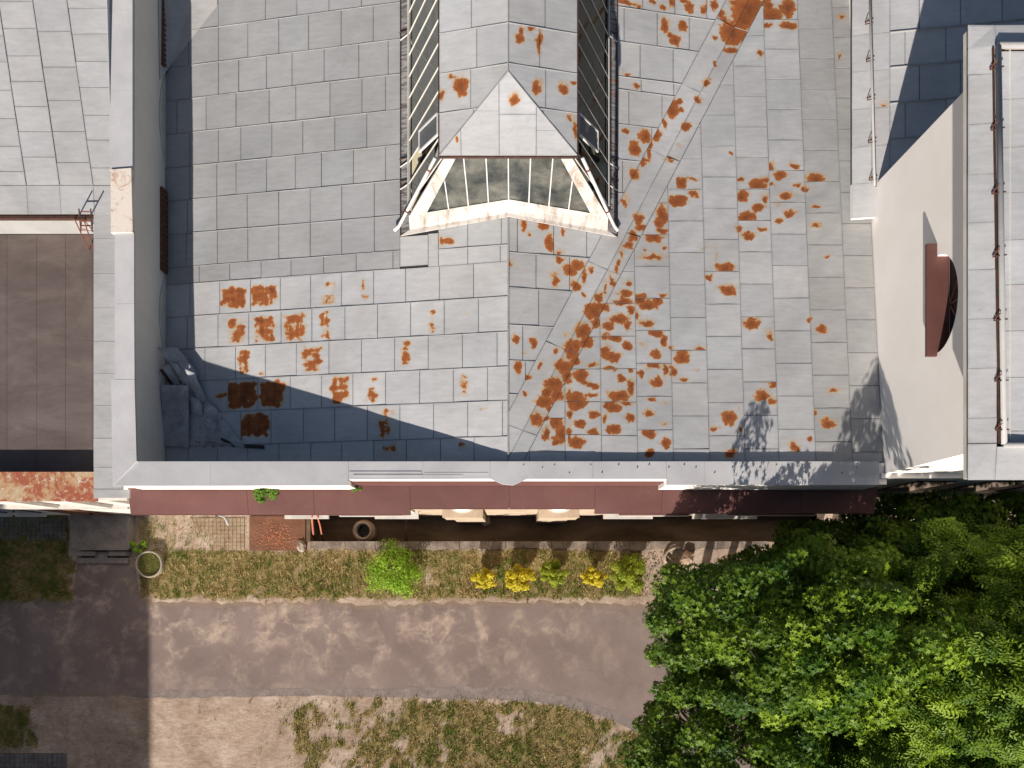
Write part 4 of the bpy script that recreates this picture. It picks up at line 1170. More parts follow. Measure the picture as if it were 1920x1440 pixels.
# white wall under the upper eave, then the upper roof
MB().box(WX0, WX1, 7.64, 7.9, 7.6, 8.81).build('upper_wall', M['white_strip'], west)
NWR = Plane(8.93 - 0.105 * 7.60, 0, 0.105)
skw = lambda x, y: x - (0.088 * (y - 8.16) if x < -8.4 else 0)
upd = MB().prism([(WX0, 7.60), (WX1, 7.60), (WX1, YN), (WX0, YN)], lambda x, y: NWR.z(x, y) - .12, lambda x, y: NWR.z(x, y)).build('upper_roof', M['deck'], west)
nx = PX(109, 9.05) 
xs = [nx + .715 * k for k in range(-12, 3)]
xs[-1] = -8.38
for i, (xa_, xb_) in enumerate(zip(xs, xs[1:])):
    st = 0.53 if i % 3 else 0.66
    y = 8.16
    sheet(upd, [(xa_ - .2 * 0, 7.57), (xb_, 7.57), (xb_, 8.155), (xa_, 8.155)], NWR.z, 0.385, .003, name='eave_sheet')
    y -= (i * 0.37) % st * 0
    ysn = [8.16]
    y = 8.16 + 0.18 + (i * 0.29) % 0.4
    while y < YN:
        ysn.append(y); y += st * rs_.uniform(.93, 1.07)
    ysn.append(YN)
    for ya, yb in zip(ysn, ysn[1:]):
        if xb_ < -14 and ya > 9: continue
        sheet(upd, [(skw(xa_, ya), ya), (skw(xb_, ya), ya), (skw(xb_, yb), yb), (skw(xa_, yb), yb)], NWR.z, 0.385, .0065)
    seam(upd, (xa_, 8.16, NWR.z(0, 8.16)), (skw(xa_, YN), YN, NWR.z(0, YN)), .012, .02)
MB().box(WX0, PX(205, 8.9), 7.50, 7.565, 8.80, 8.90).build('eave_gutter', M['dark_iron'], west)
# grey shoulder copings beside the hall
sx0, sx1 = PX(176, 8.9), -8.39
vs_ = [402, 447, 513, 577, 640, 700, 760, 822, 876, 934]
MB().box(sx0 + .03, sx1, 1.76, 7.6, 7.5, 8.86).build('shoulder_wall', M['plaster'], west)
for a, b in zip(vs_, vs_[1:]):
    ya, yb = PY(b, 8.9), PY(a, 8.9)
    x1 = sx1 if b < 900 else PX(243, 8.9)
    o = MB().prism([(sx0, ya + .004), (x1 if b > 900 else sx1, ya + .004), (x1 if b > 900 else sx1, min(yb, 1.66) if b > 900 else yb - .004), (sx0, (yb - .004) if b < 900 else min(yb, 1.66))] if b > 900 else [(sx0, ya + .004), (sx1, ya + .004), (sx1, yb - .004), (sx0, yb - .004)], 8.862, 8.905 + rs_.uniform(0, .006))
    o = o.build('shoulder_coping', M['sheet'], west); t_ = 0.40 * rs_.uniform(.95, 1.05); o.color = (t_, t_ * .985, t_ * .975, 1)
ya, yb = 1.66, PY(876, 8.9)
o = MB().box(sx0, sx1, ya + .004, yb - .005, 8.862, 8.904).build('shoulder_coping', M['sheet'], west); o.color = (.40, .395, .39, 1)
# rusty parapet of the low roof
ZP = 8.16
for a, b in [(-400, -140), (-140, 105), (105, 182)]:
    MB().prism([(PX(a, ZP) + .004, PY(940, ZP)), (min(PX(b, ZP), sx0 - .004), PY(940, ZP)), (min(PX(b, ZP), sx0 - .004), PY(885, ZP)), (PX(a, ZP) + .004, PY(885, ZP))], ZP - .05, lambda x, y: ZP + .02 * (y - 1.4)).build('parapet_coping', M['rusty_coping'], west)
MB().box(WX0, sx0, 1.77, 2.1, 7.6, ZP - .051).build('parapet', M['plaster'], west)
MB().prism([(-8.386, 7.6), (-8.372, 7.6), (-8.372, YN), (-8.386, YN)], 9.3, lambda x, y: max(9.31, NWR.z(x, y) + .03)).build('side_flashing', M['coping'], west)
for x in (-10.3, -11.5, -13.0):
    MB().box(x - .22, x + .22, 1.64, 1.7485, 4.2, 6.74).build('pilaster', M['white'], west)
# string courses and a door on the south face
for z, d in ((7.35, .10), (6.75, .13), (4.05, .13)):
    MB().box(WX0, PX(243, z), 1.75 - d, 1.749, z, z + .12).build('string_course', M['white'], west)
dr = MB().box(-14.35, -13.3, 1.70, 1.748, .46, 2.7).build('door', M['brown_wood'], west)
MB().box(-13.5, -13.4, 1.64, 1.699, 1.5, 1.56).build('handle', M['dark_iron'], dr)
for x in (-17.0, -15.9):
    w_ = MB().box(x, x + .8, 1.71, 1.748, 1.4, 3.2).build('window', M['blind_glass'], west)
    MB().box(x - .08, x + .88, 1.60, 1.745, 1.28, 1.38).build('sill', M['white'], w_)

# ladder from the felt roof to the shoulder
ld = thing('roof_ladder', 'thin rusty iron ladder leaning up beside the low felt roof', 'ladder', P(160, 470, ZL))
la, lb_ = P(148, 392, 9.25), P(170, 392, 9.25)
fa, fb_ = P(152, 436, ZL + .02), P(173, 436, ZL + .02)
for a, b in ((la, fa), (lb_, fb_)): MB().tube([a, b], .014, 6).build('stile', M['dark_iron'], ld)
for i in range(5):
    f = .1 + i * .2
    MB().tube([la * (1 - f) + fa * f, lb_ * (1 - f) + fb_ * f], .011, 6).build('rung', M['rust_iron'], ld)
a1, a2 = P(139, 409, 8.95), P(157, 412, 8.95)
b1, b2 = P(167, 470, ZL + .02), P(174, 463, ZL + .02)
for a, b in ((a1, b1), (a2, b2)): MB().tube([a, b], .013, 6).build('stile', M['rust_iron'], ld)
for i in range(4):
    f = .05 + i * .28
    MB().tube([a1 * (1 - f) + b1 * f, a2 * (1 - f) + b2 * f], .011, 6).build('rung', M['rust_iron'], ld)

# ------------------------------------------------------------------ north-east lower roof
ne = thing('north_east_wing', 'lower wing at upper right with grey metal roof and standing gutter', 'building', (10, 11, 0))
EX = PX(1596, 8.95)
NEP = Plane(8.97 - .14 * EX, .14, 0)
MB().box(EX + .25, 14, 8.3, YN, 0, 8.86).build('wall', M['plaster'], ne)
nys = PY(411, 8.95)
ned = MB().prism([(EX + .02, nys + .02), (7.95, nys + .02), (7.95, 8.25), (14, 8.25), (14, YN), (EX + .02, YN)][:0] or [(EX + .02, 8.22), (14, 8.22), (14, YN), (EX + .02, YN)], lambda x, y: NEP.z(x, y) - .10, lambda x, y: NEP.z(x, y)).build('roof', M['deck'], ne)
MB().prism([(EX + .02, nys + .02), (7.78, nys + .02), (7.78, 8.219), (EX + .02, 8.219)], lambda x, y: NEP.z(x, y) - .10, lambda x, y: NEP.z(x, y)).build('eave_end', M['plaster'], ne)
xg = NEP.px(1634, 200).x; xf = NEP.px(1668, 200).x
ysn = [nys, PY(347, 8.95)] + [PY(v, 8.95) for v in (278, 208, 138, 69, 0, -70, -140)]
for ya, yb in zip(ysn, ysn[1:]):
    yb = min(yb, YN)
    if yb - ya < .1: continue
    sheet(ned, [(EX, ya), (xg if ya > nys else 7.9, ya), (xg if ya > nys else 7.9, yb), (EX, yb)], NEP.z, 0.43, .003, name='eave_sheet')
    if ya > nys: sheet(ned, [(xg, ya), (xf, ya), (xf, yb), (xg, yb)], NEP.z, 0.425, .004, name='gutter_sheet', bl=[(NEP.px(1656, 197).x, NEP.px(1656, 197).y, .05, .05, .8)])
rowy = [8.0, 8.33, 9.09, 9.85, 10.61, 11.36, 12.1, 12.85, YN]
for k, (ya, yb) in enumerate(zip(rowy, rowy[1:])):
    x = xf; js = [xf, xf + (.58 if k % 2 else .30)]
    while js[-1] < 14: js.append(js[-1] + .80)
    js[-1] = 14
    for x0, x1 in zip(js, js[1:]):
        if x0 > 11.5: continue
        poly = [(x0, ya), (x1, ya), (x1, yb), (x0, yb)]
        if ya < 8.25: poly = clip(poly, 0, -1, -8.24)
        sheet(ned, poly, NEP.z, 0.42, .006)
    seam(ned, (xf, ya + (.25 if ya < 8.2 else 0), NEP.z(xf, ya)), (14, ya + (.25 if ya < 8.2 else 0), NEP.z(14, ya)), .014, .03)
def gutter(parent, pts, brackets, r=.045):
    g_ = MB().tube(pts, r, 10).build('gutter_rail', M['white_strip'], parent, True)
    for p in brackets:
        p = Vector(p)
        MB().bar(p + Vector((-.10, 0, -.03)), p + Vector((.05, .0, .03)), .015, .014).build('bracket', M['dark_iron'], g_)
        MB().bar(p + Vector((-.10, 0, -.03)), p + Vector((-.06, .10, .03)), .016, .016).build('bracket', M['rust_iron'], g_)
    return g_
gp = lambda v: Vector((NEP.px(1628 + v * .027, v).x, NEP.px(1630, v).y, NEP.z(xg, 0) + .06))
gutter(ne, [gp(352), gp(-130)], [gp(v) for v in (48, 118, 190, 270, 340)], .024)
MB().bar(gp(352) + Vector((.035, 0, -.03)), gp(-130) + Vector((.035, 0, -.03)), .02, .05).build('gutter_back', M['dark_iron'], ne)

# ------------------------------------------------------------------ tower block on the right
tw = thing('tower_block', 'tall pale block at right with overhanging grey roof and lunette window', 'building', (11, 5, 0))
TX, TYS, TYN = 7.80, 1.94, 8.20
ZT = 13.0
# west wall with the arched opening
wc_y0, wc_y1 = PY(655, 11.4), PY(470, 11.4)
zs = 11.17
n = 20
arch = [((wc_y0 + wc_y1) / 2 + (wc_y1 - wc_y0) / 2 * math.cos(math.pi * i / n), zs + 0.62 * math.sin(math.pi * i / n)) for i in range(n + 1)]
outer = [(TYS, -0.0), (TYN, 0.0), (TYN, ZT + .1), (TYS, ZT + .1)]
loops = [[Vector((a, b, 0)) for a, b in outer], [Vector((a, b, 0)) for a, b in arch[::-1]]]
tris = tessellate_polygon(loops)
flat = outer + arch[::-1]
mb = MB().add([(TX, a, b) for a, b in flat], [tuple(t) for t in tris])
na = len(arch)
mb.add([(TX, a, b) for a, b in arch] + [(TX + .24, a, b) for a, b in arch], [(i, i + 1, na + i + 1, na + i) for i in range(na - 1)] + [(na - 1, 0, na, 2 * na - 1)])
mb.add([(TX, TYS, 0), (14.5, TYS, 0), (14.5, TYS, ZT + .1), (TX, TYS, ZT + .1)], [(0, 1, 2, 3)])
mb.add([(TX, TYN, 0), (14.5, TYN, 0), (14.5, TYN, ZT + .1), (TX, TYN, ZT + .1)], [(3, 2, 1, 0)])
mb.add([(14.5, TYS, 0), (14.5, TYN, 0), (14.5, TYN, ZT + .1), (14.5, TYS, ZT + .1)], [(0, 1, 2, 3)])
mb.build('wall', M['plaster'], tw)
lw = MB().add([(TX + .235, a, b) for a, b in arch], [tuple(range(na))]).build('lunette_window', M['blind_glass'], tw)
for i in (5, 10, 15):
    MB().bar((TX + .225, (wc_y0 + wc_y1) / 2, zs + .02), (TX + .225, arch[i][0], arch[i][1]), .035, .02, (1, 0, 0)).build('glazing_bar', M['brown_wood'], lw)
sy0, sy1 = PY(668, zs), PY(457, zs)
MB().box(TX - .19, TX - .001, sy0, sy1, zs - .05, zs + .012).build('window_sill', M['maroon'], tw)
MB().box(TX - .001, TX + .22, wc_y0 + .01, wc_y1 - .01, zs - .03, zs + .0115).build('window_sill', M['maroon'], tw)
# roof
rx0, ry0, ry1 = PX(1813, ZT), PY(900, ZT), PY(50, ZT)
MB().box(rx0 + .03, 14.9, ry0 + .03, ry1 - .03, ZT - .14, ZT).build('eave_soffit', M['white'], tw)
TP = Plane(ZT + .03 - .10 * rx0, .10, 0)
td = MB().prism([(rx0, ry0), (14.9, ry0), (14.9, ry1), (rx0, ry1)], ZT + .001, lambda x, y: ZT + .015).build('roof', M['deck'], tw)
ex1 = PX(1867, ZT + .05)
S_Y, N_Y = PY(832, ZT + .05), PY(92, ZT + .05)
flatz = lambda x, y: ZT + .02
edgesv = [900 - 70, 810, 783, 693, 600, 508, 418, 330, 236, 144, 95]
evs = [832, 785, 692, 600, 508, 420, 330, 236, 144, 92]
for a, b in zip(evs, evs[1:]):
    sheet(td, [(rx0 - .005, PY(a, ZT)), (ex1, PY(a, ZT)), (ex1, PY(b, ZT)), (rx0 - .005, PY(b, ZT))], lambda x, y: ZT + .02 + .10 * (x - rx0), 0.45, .003, name='eave_sheet')
sheet(td, [(rx0 - .005, ry0 - .005), (ex1, ry0 - .005), (ex1, S_Y), (rx0 - .005, S_Y)], lambda x, y: ZT + .02 + .10 * min(x - rx0, y - ry0), 0.45, .003, name='eave_sheet')
sheet(td, [(rx0 - .005, N_Y), (ex1, N_Y), (ex1, ry1 + .005), (rx0 - .005, ry1 + .005)], lambda x, y: ZT + .02 + .10 * min(x - rx0, ry1 - y), 0.45, .003, name='eave_sheet')
x = ex1
while x < 13:
    sheet(td, [(x, ry0 - .005), (x + .85, ry0 - .005), (x + .85, S_Y - .05), (x, S_Y - .05)], lambda x, y: ZT + .02 + .10 * (y - ry0), 0.45, .003, name='eave_sheet')
    sheet(td, [(x, N_Y + .04), (x + .85, N_Y + .04), (x + .85, ry1 + .005), (x, ry1 + .005)], lambda x, y: ZT + .02 + .10 * (ry1 - y), 0.45, .003, name='eave_sheet')
    x += .85
xin = PX(1880, ZT + .1)
inz = lambda x, y: ZT + .06 + .09 * min(x - xin, y - S_Y, N_Y - y)
ivs = [808, 708, 621, 534, 450, 361, 276, 186, 122]
iy = [S_Y + .02] + [PY(v, ZT + .08) for v in ivs[:-1]] + [N_Y - .05]
for k, (ya, yb) in enumerate(zip(iy, iy[1:])):
    js = [xin] + [xin + .42 + (k % 2) * .12 + .72 * i for i in range(7)]
    for x0, x1 in zip(js, js[1:]):
        sheet(td, [(x0, ya), (x1, ya), (x1, yb), (x0, yb)], inz, 0.46, .004)
zg = ZT + .12
g1 = [PX(1876, zg) - .02, PX(1882, zg)]
gw = gutter(tw, [(PX(1883, zg), S_Y - .02, zg), (PX(1872, zg), N_Y + .01, zg)], [], .042)
MB().bar((PX(1883, zg) - .055, S_Y, zg - .05), (PX(1872, zg) - .055, N_Y, zg - .05), .03, .04).build('gutter_back', M['dark_iron'], tw)
for v in (128, 242, 362, 480, 600, 714, 806):
    f = (PY(v, zg) - S_Y) / (N_Y - S_Y)
    p = Vector((PX(1883, zg) * (1 - f) + PX(1872, zg) * f, PY(v, zg), zg + .03))
    MB().bar(p + Vector((-.12, 0, -.06)), p + Vector((.05, 0, .02)), .018, .014).build('bracket', M['dark_iron'], gw)
    MB().bar(p + Vector((-.12, 0, -.06)), p + Vector((-.05, .10, .01)), .012, .012).build('bracket', M['rust_iron'], gw)
gutter(tw, [(PX(1872, zg), N_Y + .012, zg - .005), (13.5, N_Y + .012, zg - .005)], [], .05)
gutter(tw, [(PX(1883, zg), S_Y - .03, zg - .004), (13.5, S_Y - .03, zg - .004)], [], .05)
MB().box(xin + .05, 13.4, N_Y - .02, N_Y + .03, ZT + .03, ZT + .10).build('gutter_board', M['wood'], tw)
for x in (9.2, 10.9, 12.4):
    w_ = MB().box(x, x + .9, TYS - .03, TYS - .001, 6.0, 8.1).build('window', M['blind_glass'], tw)
    MB().box(x - .1, x + 1.0, TYS - .16, TYS - .031, 5.86, 5.99).build('sill', M['white'], w_)
for z in (9.2, 5.2): MB().box(TX - .1, 14.6, TYS - .10, TYS - .001, z, z + .2).build('string_course', M['plaster'], tw)

# ------------------------------------------------------------------ the long wing beyond the left edge, whose shadow lies on the yard
wing = thing('yard_wing', 'long pale wing beyond the left edge that shades the yard', 'building', (-21, -20, 0))
exg = PX(283, 0) - SUN_X * 12.2
MB().box(-29, exg - .3, -56, -4.6, 0, 12.0).build('wall', M['plaster'], wing)
MB().box(-29.3, exg, -56.3, -4.3, 12.001, 12.2).build('roof', M['old_metal'], wing)
for i in range(9):
    for z in (1.2, 5.0, 8.8):
        y = -7 - i * 4.3
        w_ = MB().box(exg - .3, exg - .26, y, y + 1.2, z, z + 2.2).build('window', M['blind_glass'], wing)
        MB().box(exg - .299, exg - .15, y - .1, y + 1.3, z - .12, z - .001).build('sill', M['white'], w_)

# ------------------------------------------------------------------ leaves, crowns, grass
def frames(nv, rng):
    nv = nv / np.linalg.norm(nv, axis=1, keepdims=True)
    r = rng.normal(size=nv.shape)
    t = r - nv * np.sum(r * nv, 1, keepdims=True)
    t /= np.linalg.norm(t, axis=1, keepdims=True)
    return nv, t, np.cross(nv, t)
MAPLE_V = np.array([(0,-.42,0),(.34,-.46,.06),(.17,-.12,.0),(.60,.05,.08),(.17,.14,.0),(0,.72,-.06),(-.17,.14,.0),(-.60,.05,.08),(-.17,-.12,.0),(-.34,-.46,.06),(0,0,-.06)])
MAPLE_F = np.array([(10,0,1),(10,1,2),(10,2,3),(10,3,4),(10,4,5),(10,5,6),(10,6,7),(10,7,8),(10,8,9),(10,9,0)])
LEAF_V = np.array([(0,-.5,0),(.24,0,.06),(0,.55,-.03),(-.24,0,.06)])
LEAF_F = np.array([(0,1,2),(0,2,3)])
def frond():
    V, F = [], []
    def leaflet(bx, by, ang, L, w):
        c, s = math.cos(ang), math.sin(ang)
        pts = [(0, 0, 0), (L * .45, w, .03), (L, 0, -.05), (L * .45, -w, .03)]
        n = len(V)
        for x, y, z in pts: V.append((bx + x * c - y * s, by + x * s + y * c, z + 0.05 - .22 * (by ** 2)))
        F.append((n, n + 3, n + 2)); F.append((n, n + 2, n + 1))
    for k in range(5):
        y = -.40 + k * .19
        L = .34 - .03 * abs(k - 1.5)
        leaflet(.0, y, math.radians(38), L, .062); leaflet(.0, y, math.radians(142), L, .062)
    leaflet(0, .48, math.radians(90), .34, .065)
    return np.array(V), np.array(F)
FROND_V, FROND_F = frond()
def scatter(pos, nrm, size, tv, tf, rng, tint):
    n, t, b = frames(nrm, rng)
    k, m = len(pos), len(tv)
    V = pos[:, None, :] + size[:, None, None] * (tv[None, :, 0:1] * t[:, None, :] + tv[None, :, 1:2] * b[:, None, :] + tv[None, :, 2:3] * n[:, None, :])
    F = tf[None, :, :] + (np.arange(k) * m)[:, None, None]
    return V.reshape(-1, 3), F.reshape(-1, 3), np.repeat(tint, m)
def crown_points(c, r, nclump, rng, fill=0.62, lump=0.30):
    """clump centres through the outer shell and some way in"""
    c = np.array(c); r = np.array(r)
    i = np.arange(nclump) + .5
    ph = np.arccos(1 - 1.72 * i / nclump); th = np.pi * (1 + 5 ** .5) * i
    d = np.stack([np.cos(th) * np.sin(ph), np.sin(th) * np.sin(ph), np.cos(ph)], 1)
    d += rng.normal(scale=.10, size=d.shape); d /= np.linalg.norm(d, axis=1, keepdims=True)
    lm = np.array([mnoise.fractal(Vector(tuple(q * 1.9 + c * .7)), .8, 2., 3) for q in d])
    rad = np.where(rng.random(nclump) < fill, rng.uniform(.86, 1.04, nclump), rng.uniform(.45, .9, nclump)) * (1 + lump * lm)
    return c + d * r * rad[:, None], d
def tree(name, label, c, r, base, nclump, per, leaf, mat, rc=(.24, .46), size=(.075, .125), seed=1, up=.55, twig='bark', group='big leafy trees in front of the hall', keep=None, flat=.75):
    rng = np.random.default_rng(seed)
    t = thing(name, label, 'tree', base, group)
    cc, dd = crown_points(c, r, nclump, rng)
    if keep is not None:
        ok = np.array([keep(*q) for q in cc]); cc, dd = cc[ok], dd[ok]
    P_, N_, S_, T_ = [], [], [], []
    for q, d in zip(cc, dd):
        R = rng.uniform(*rc); k = int(per * rng.uniform(.7, 1.3) * (R / rc[1]) ** 1.5) + 8
        v = rng.normal(size=(k, 3)) + d * .55 + np.array([0, 0, .35])
        v /= np.linalg.norm(v, axis=1, keepdims=True)
        rad = R * rng.random(k) ** .30
        P_.append(q + v * rad[:, None] * np.array([1, 1, flat]))
        N_.append(v * .9 + np.array([0, 0, up]) + rng.normal(scale=.45, size=(k, 3)))
        S_.append(rng.uniform(*size, k)); 
        T_.append(np.clip(rng.normal(.42, .20, k) + rng.normal(0, .24), 0, 1))
    pos, nr, sz, ti = np.concatenate(P_), np.concatenate(N_), np.concatenate(S_), np.concatenate(T_)
    if keep is not None:
        ok = np.array([keep(*q) for q in pos]); pos, nr, sz, ti = pos[ok], nr[ok], sz[ok], ti[ok]
    tv, tf = leaf
    V, F, T = scatter(pos, nr, sz, tv, tf, rng, ti)
    new_obj('crown', np_mesh('crown', V, F, 3, {'tint': T}), M[mat], t)
    # trunk and limbs
    b = Vector(base); cv = Vector(c)
    fork = Vector((b.x * .6 + cv.x * .4, b.y * .6 + cv.y * .4, b.z + (c[2] - b.z) * .55))
    MB().tube([b, b * .5 + fork * .5 + Vector((.06, -.05, 0)), fork, cv], [r[0] * .085, r[0] * .07, r[0] * .06, r[0] * .03], 9).build('trunk', M['bark'], t, True)
    lb = MB()
    pick = rng.choice(len(cc), min(len(cc), 46), replace=False)
    for i in pick:
        e = Vector(tuple(cc[i])); m = fork.lerp(e, .5) + Vector(tuple(rng.normal(scale=.15, size=3))) + Vector((0, 0, .1))
        lb.tube([fork.lerp(cv, rng.random() * .8), m, e], [r[0] * .028, r[0] * .017, .007], 5, False)
    lb.build('limbs', M[twig], t, True)
    return t
WALLCLEAR = lambda x, y, z: not (y > (1.12 if x < 8.45 else 1.75) and z < 13.2)
ML = (MAPLE_V, MAPLE_F); FL = (FROND_V, FROND_F); LL = (LEAF_V, LEAF_F)
tree('maple_tree', 'dark green maple nearest the path, its crown reaching the retaining wall', (5.3, -1.2, 8.2), (1.95, 1.8, 2.75), (5.2, -1.2, 0), 250, 185, ML, 'maple', seed=3, keep=lambda x, y, z: WALLCLEAR(x, y, z) and y < (.05 + max(0, x - 5.0) * .6) * (24.2 - z) / 16)
tree('maple_tree', 'dark green maple at the bottom edge beside the end of the lawn', (5.4, -4.6, 7.0), (2.25, 2.3, 2.6), (5.3, -5.2, 0), 290, 175, ML, 'maple', seed=4, keep=WALLCLEAR)
tree('maple_tree', 'bushy mid-green maple in the middle of the trees, shading the roof corner', (6.75, -1.45, 8.9), (1.75, 1.9, 2.75), (7.0, -1.6, 0), 230, 175, ML, 'ash', seed=9, keep=WALLCLEAR, size=(.085, .13))
tree('ash_tree', 'light green ash with feathery leaves and bare twigs at the right edge', (10.0, -1.7, 9.0), (2.4, 2.3, 2.9), (10.2, -2.0, 0), 330, 46, FL, 'ash', rc=(.30, .48), size=(.30, .42), seed=6, up=.9, twig='twig', keep=WALLCLEAR)
tree('ash_tree', 'feathery ash with pale twigs in the lower right corner', (8.7, -5.0, 7.2), (2.4, 2.3, 2.6), (8.7, -5.5, 0), 310, 44, FL, 'ash', rc=(.30, .48), size=(.30, .42), seed=12, up=.9, twig='twig', keep=WALLCLEAR)
tree('ash_tree', 'feathery ash cut off by the right frame edge below the middle', (12.4, -4.6, 6.9), (2.3, 2.4, 2.6), (12.5, -4.6, 0), 240, 42, FL, 'ash', rc=(.30, .48), size=(.30, .42), seed=14, up=.9, twig='twig', keep=WALLCLEAR)
tree('young_maple', 'low shaded maple against the end of the maroon ledge', (8.0, .4, 6.6), (1.3, .9, 1.7), (7.9, .2, 0), 110, 110, ML, 'maple', seed=21, keep=WALLCLEAR, group='low shaded trees against the wall')
tree('young_maple', 'low shaded maple under the pale wall between two others', (10.1, .95, 6.8), (1.35, .9, 1.6), (10.2, .3, 0), 120, 110, ML, 'maple', seed=22, keep=WALLCLEAR, group='low shaded trees against the wall')
tree('young_maple', 'low shaded maple at the right edge under the tower wall', (12.4, .95, 6.8), (1.4, .9, 1.7), (12.6, .3, 0), 120, 110, ML, 'maple', seed=23, keep=WALLCLEAR, group='low shaded trees against the wall')

def shrub(name, label, cat, u, v, h, rx, ry, mat, n, size, seed, z=0.0, group=None, leaf=LL, clump=10, openness=.4, upn=.6):
    rng = np.random.default_rng(seed)
    b = P(u, v, z)
    t = thing(name, label, cat, b, group)
    cc = []
    while len(cc) < clump:
        d = rng.normal(size=3); d /= np.linalg.norm(d)
        q = np.array([b.x, b.y, z + h * .55]) + d * np.array([rx, ry, h * .45]) * rng.uniform(openness, .95)
        cc.append(q)
    cc = np.array(cc)
    k = rng.integers(0, clump, n)
    d = rng.normal(size=(n, 3)); d /= np.linalg.norm(d, axis=1, keepdims=True)
    pos = cc[k] + d * (rng.random(n) ** .4)[:, None] * np.array([rx, ry, h * .45]) * .30
    pos[:, 2] = np.maximum(pos[:, 2], z + .03)
    nr = d * .8 + np.array([0, 0, upn]) + rng.normal(scale=.3, size=(n, 3))
    V, F, T = scatter(pos, nr, rng.uniform(size * .7, size * 1.3, n), *leaf, rng, np.clip(rng.normal(.5, .25, n) + .12 * np.sin(k * 2.1), 0, 1))
    new_obj('foliage', np_mesh('foliage', V, F, 3, {'tint': T}), M[mat], t)
    st = MB()
    for q in cc[:min(clump, 9)]:
        e = Vector(tuple(q)); st.tube([b, b.lerp(e, .5) + Vector((0, 0, .06)), e], [.014, .010, .004], 5, False)
    st.build('stems', M['bark'], t)
    return t
shrub('shrub', 'large bright lime-green shrub on the grass beside the light well', 'shrub', 742, 1068, 1.15, .95, .98, 'lime', 5200, .07, 31, clump=60, openness=.45)
gb = 'row of clipped golden bushes along the retaining wall'
shrub('golden_bush', 'small golden-yellow bush, leftmost in the row', 'bush', 910, 1086, 1.1, .40, .34, 'gold', 3200, .066, 41, group=gb, clump=26)
shrub('golden_bush', 'wide golden-yellow bush with ragged edge, second in the row', 'bush', 976, 1083, 1.2, .54, .46, 'gold', 5200, .066, 42, group=gb, clump=32)
shrub('golden_bush', 'round yellow-green bush in the middle of the row', 'bush', 1036, 1074, 1.25, .46, .40, 'golden_green', 6200, .062, 43, group=gb, clump=34)
shrub('golden_bush', 'small golden-yellow bush between two greener bushes', 'bush', 1109, 1081, 1.1, .38, .38, 'gold', 3200, .066, 44, group=gb, clump=26)
shrub('golden_bush', 'largest yellow-green bush, rightmost in the row', 'bush', 1173, 1074, 1.4, .62, .62, 'golden_green', 9500, .062, 45, group=gb, clump=46)
shrub('weed_clump', 'leafy green weed rooted on the maroon ledge', 'weed', 501, 927, .42, .34, .20, 'weed', 1500, .06, 51, z=8.22, clump=20)
shrub('weed_clump', 'tiny green weed at the step in the pale coping', 'weed', 668, 914, .32, .16, .14, 'weed', 420, .05, 52, z=8.25, clump=9)
shrub('young_plant', 'bright green seedling beside the round planter', 'plant', 263, 1022, .40, .30, .27, 'lime', 700, .07, 53, clump=12)

def grass_field():
    rng = np.random.default_rng(77)
    n = 420000
    x = rng.uniform(-18, 6.2, n); y = rng.uniform(-8.2, 1.7, n)
    u = NU + x * FPX / CAM_Z; v = NV - y * FPX / CAM_Z
    ok = ((v < 1132) & (v > 965)) | (v > 1290)
    ok &= ~((x > PIT[0] - .15) & (y > .56)) & ~((u > 466) & (u < 580) & (v < 1034)) & ~((u > 128) & (u < 262) & (v < 1060))
    x, y, u, v = x[ok], y[ok], u[ok], v[ok]
    gm = np.array([grass_mask(a, b) for a, b in zip(x, y)])
    tuf = np.array([fbm(p, q, 4.0, 13) for p, q in zip(x, y)])
    gm = np.maximum(gm, np.where((v > np.array([path_low(q) for q in u]) + 8) & (u > 500), (.14 + .22 * np.clip(tuf, 0, 1)) * np.clip((u - 480) / 250, 0, 1), 0))
    keep = rng.random(len(x)) < np.clip((gm * 1.1 - .12) * (.65 + 1.3 * tuf), 0, 1)
    x, y, gm = x[keep], y[keep], gm[keep]
    k = len(x)
    h = rng.uniform(.03, .12, k); a = rng.uniform(0, 6.283, k); w = rng.uniform(.008, .019, k)
    lean = rng.uniform(.3, 1.4, k) * h; la = rng.uniform(0, 6.283, k)
    z0 = np.array([0.02 * fbm(p, q, .7, 20) * .5 for p, q in zip(x, y)]) - .01
    V = np.empty((k, 3, 3))
    V[:, 0] = np.stack([x - w * np.cos(a), y - w * np.sin(a), z0], 1)
    V[:, 1] = np.stack([x + w * np.cos(a), y + w * np.sin(a), z0], 1)
    V[:, 2] = np.stack([x + lean * np.cos(la), y + lean * np.sin(la), z0 + h], 1)
    green = np.array([fbm(p, q, 1.1, 55) for p, q in zip(x, y)])
    g2 = np.array([fbm(p, q, 6.0, 71) for p, q in zip(x, y)])
    t = np.clip(.52 + 1.1 * green + 1.1 * g2 + rng.normal(0, .24, k) + (x < -15) * .4, 0, 1)
    o = new_obj('lawn_grass', np_mesh('lawn_grass', V.reshape(-1, 3), np.arange(3 * k).reshape(-1, 3), 3, {'tint': np.repeat(t, 3)}), M['grass'])
    tag(o, 'patchy short grass, green and straw-brown, on both sides of the path', 'grass', kind='stuff')
grass_field()

# ------------------------------------------------------------------ small things on the ground
rg = random.Random(99)
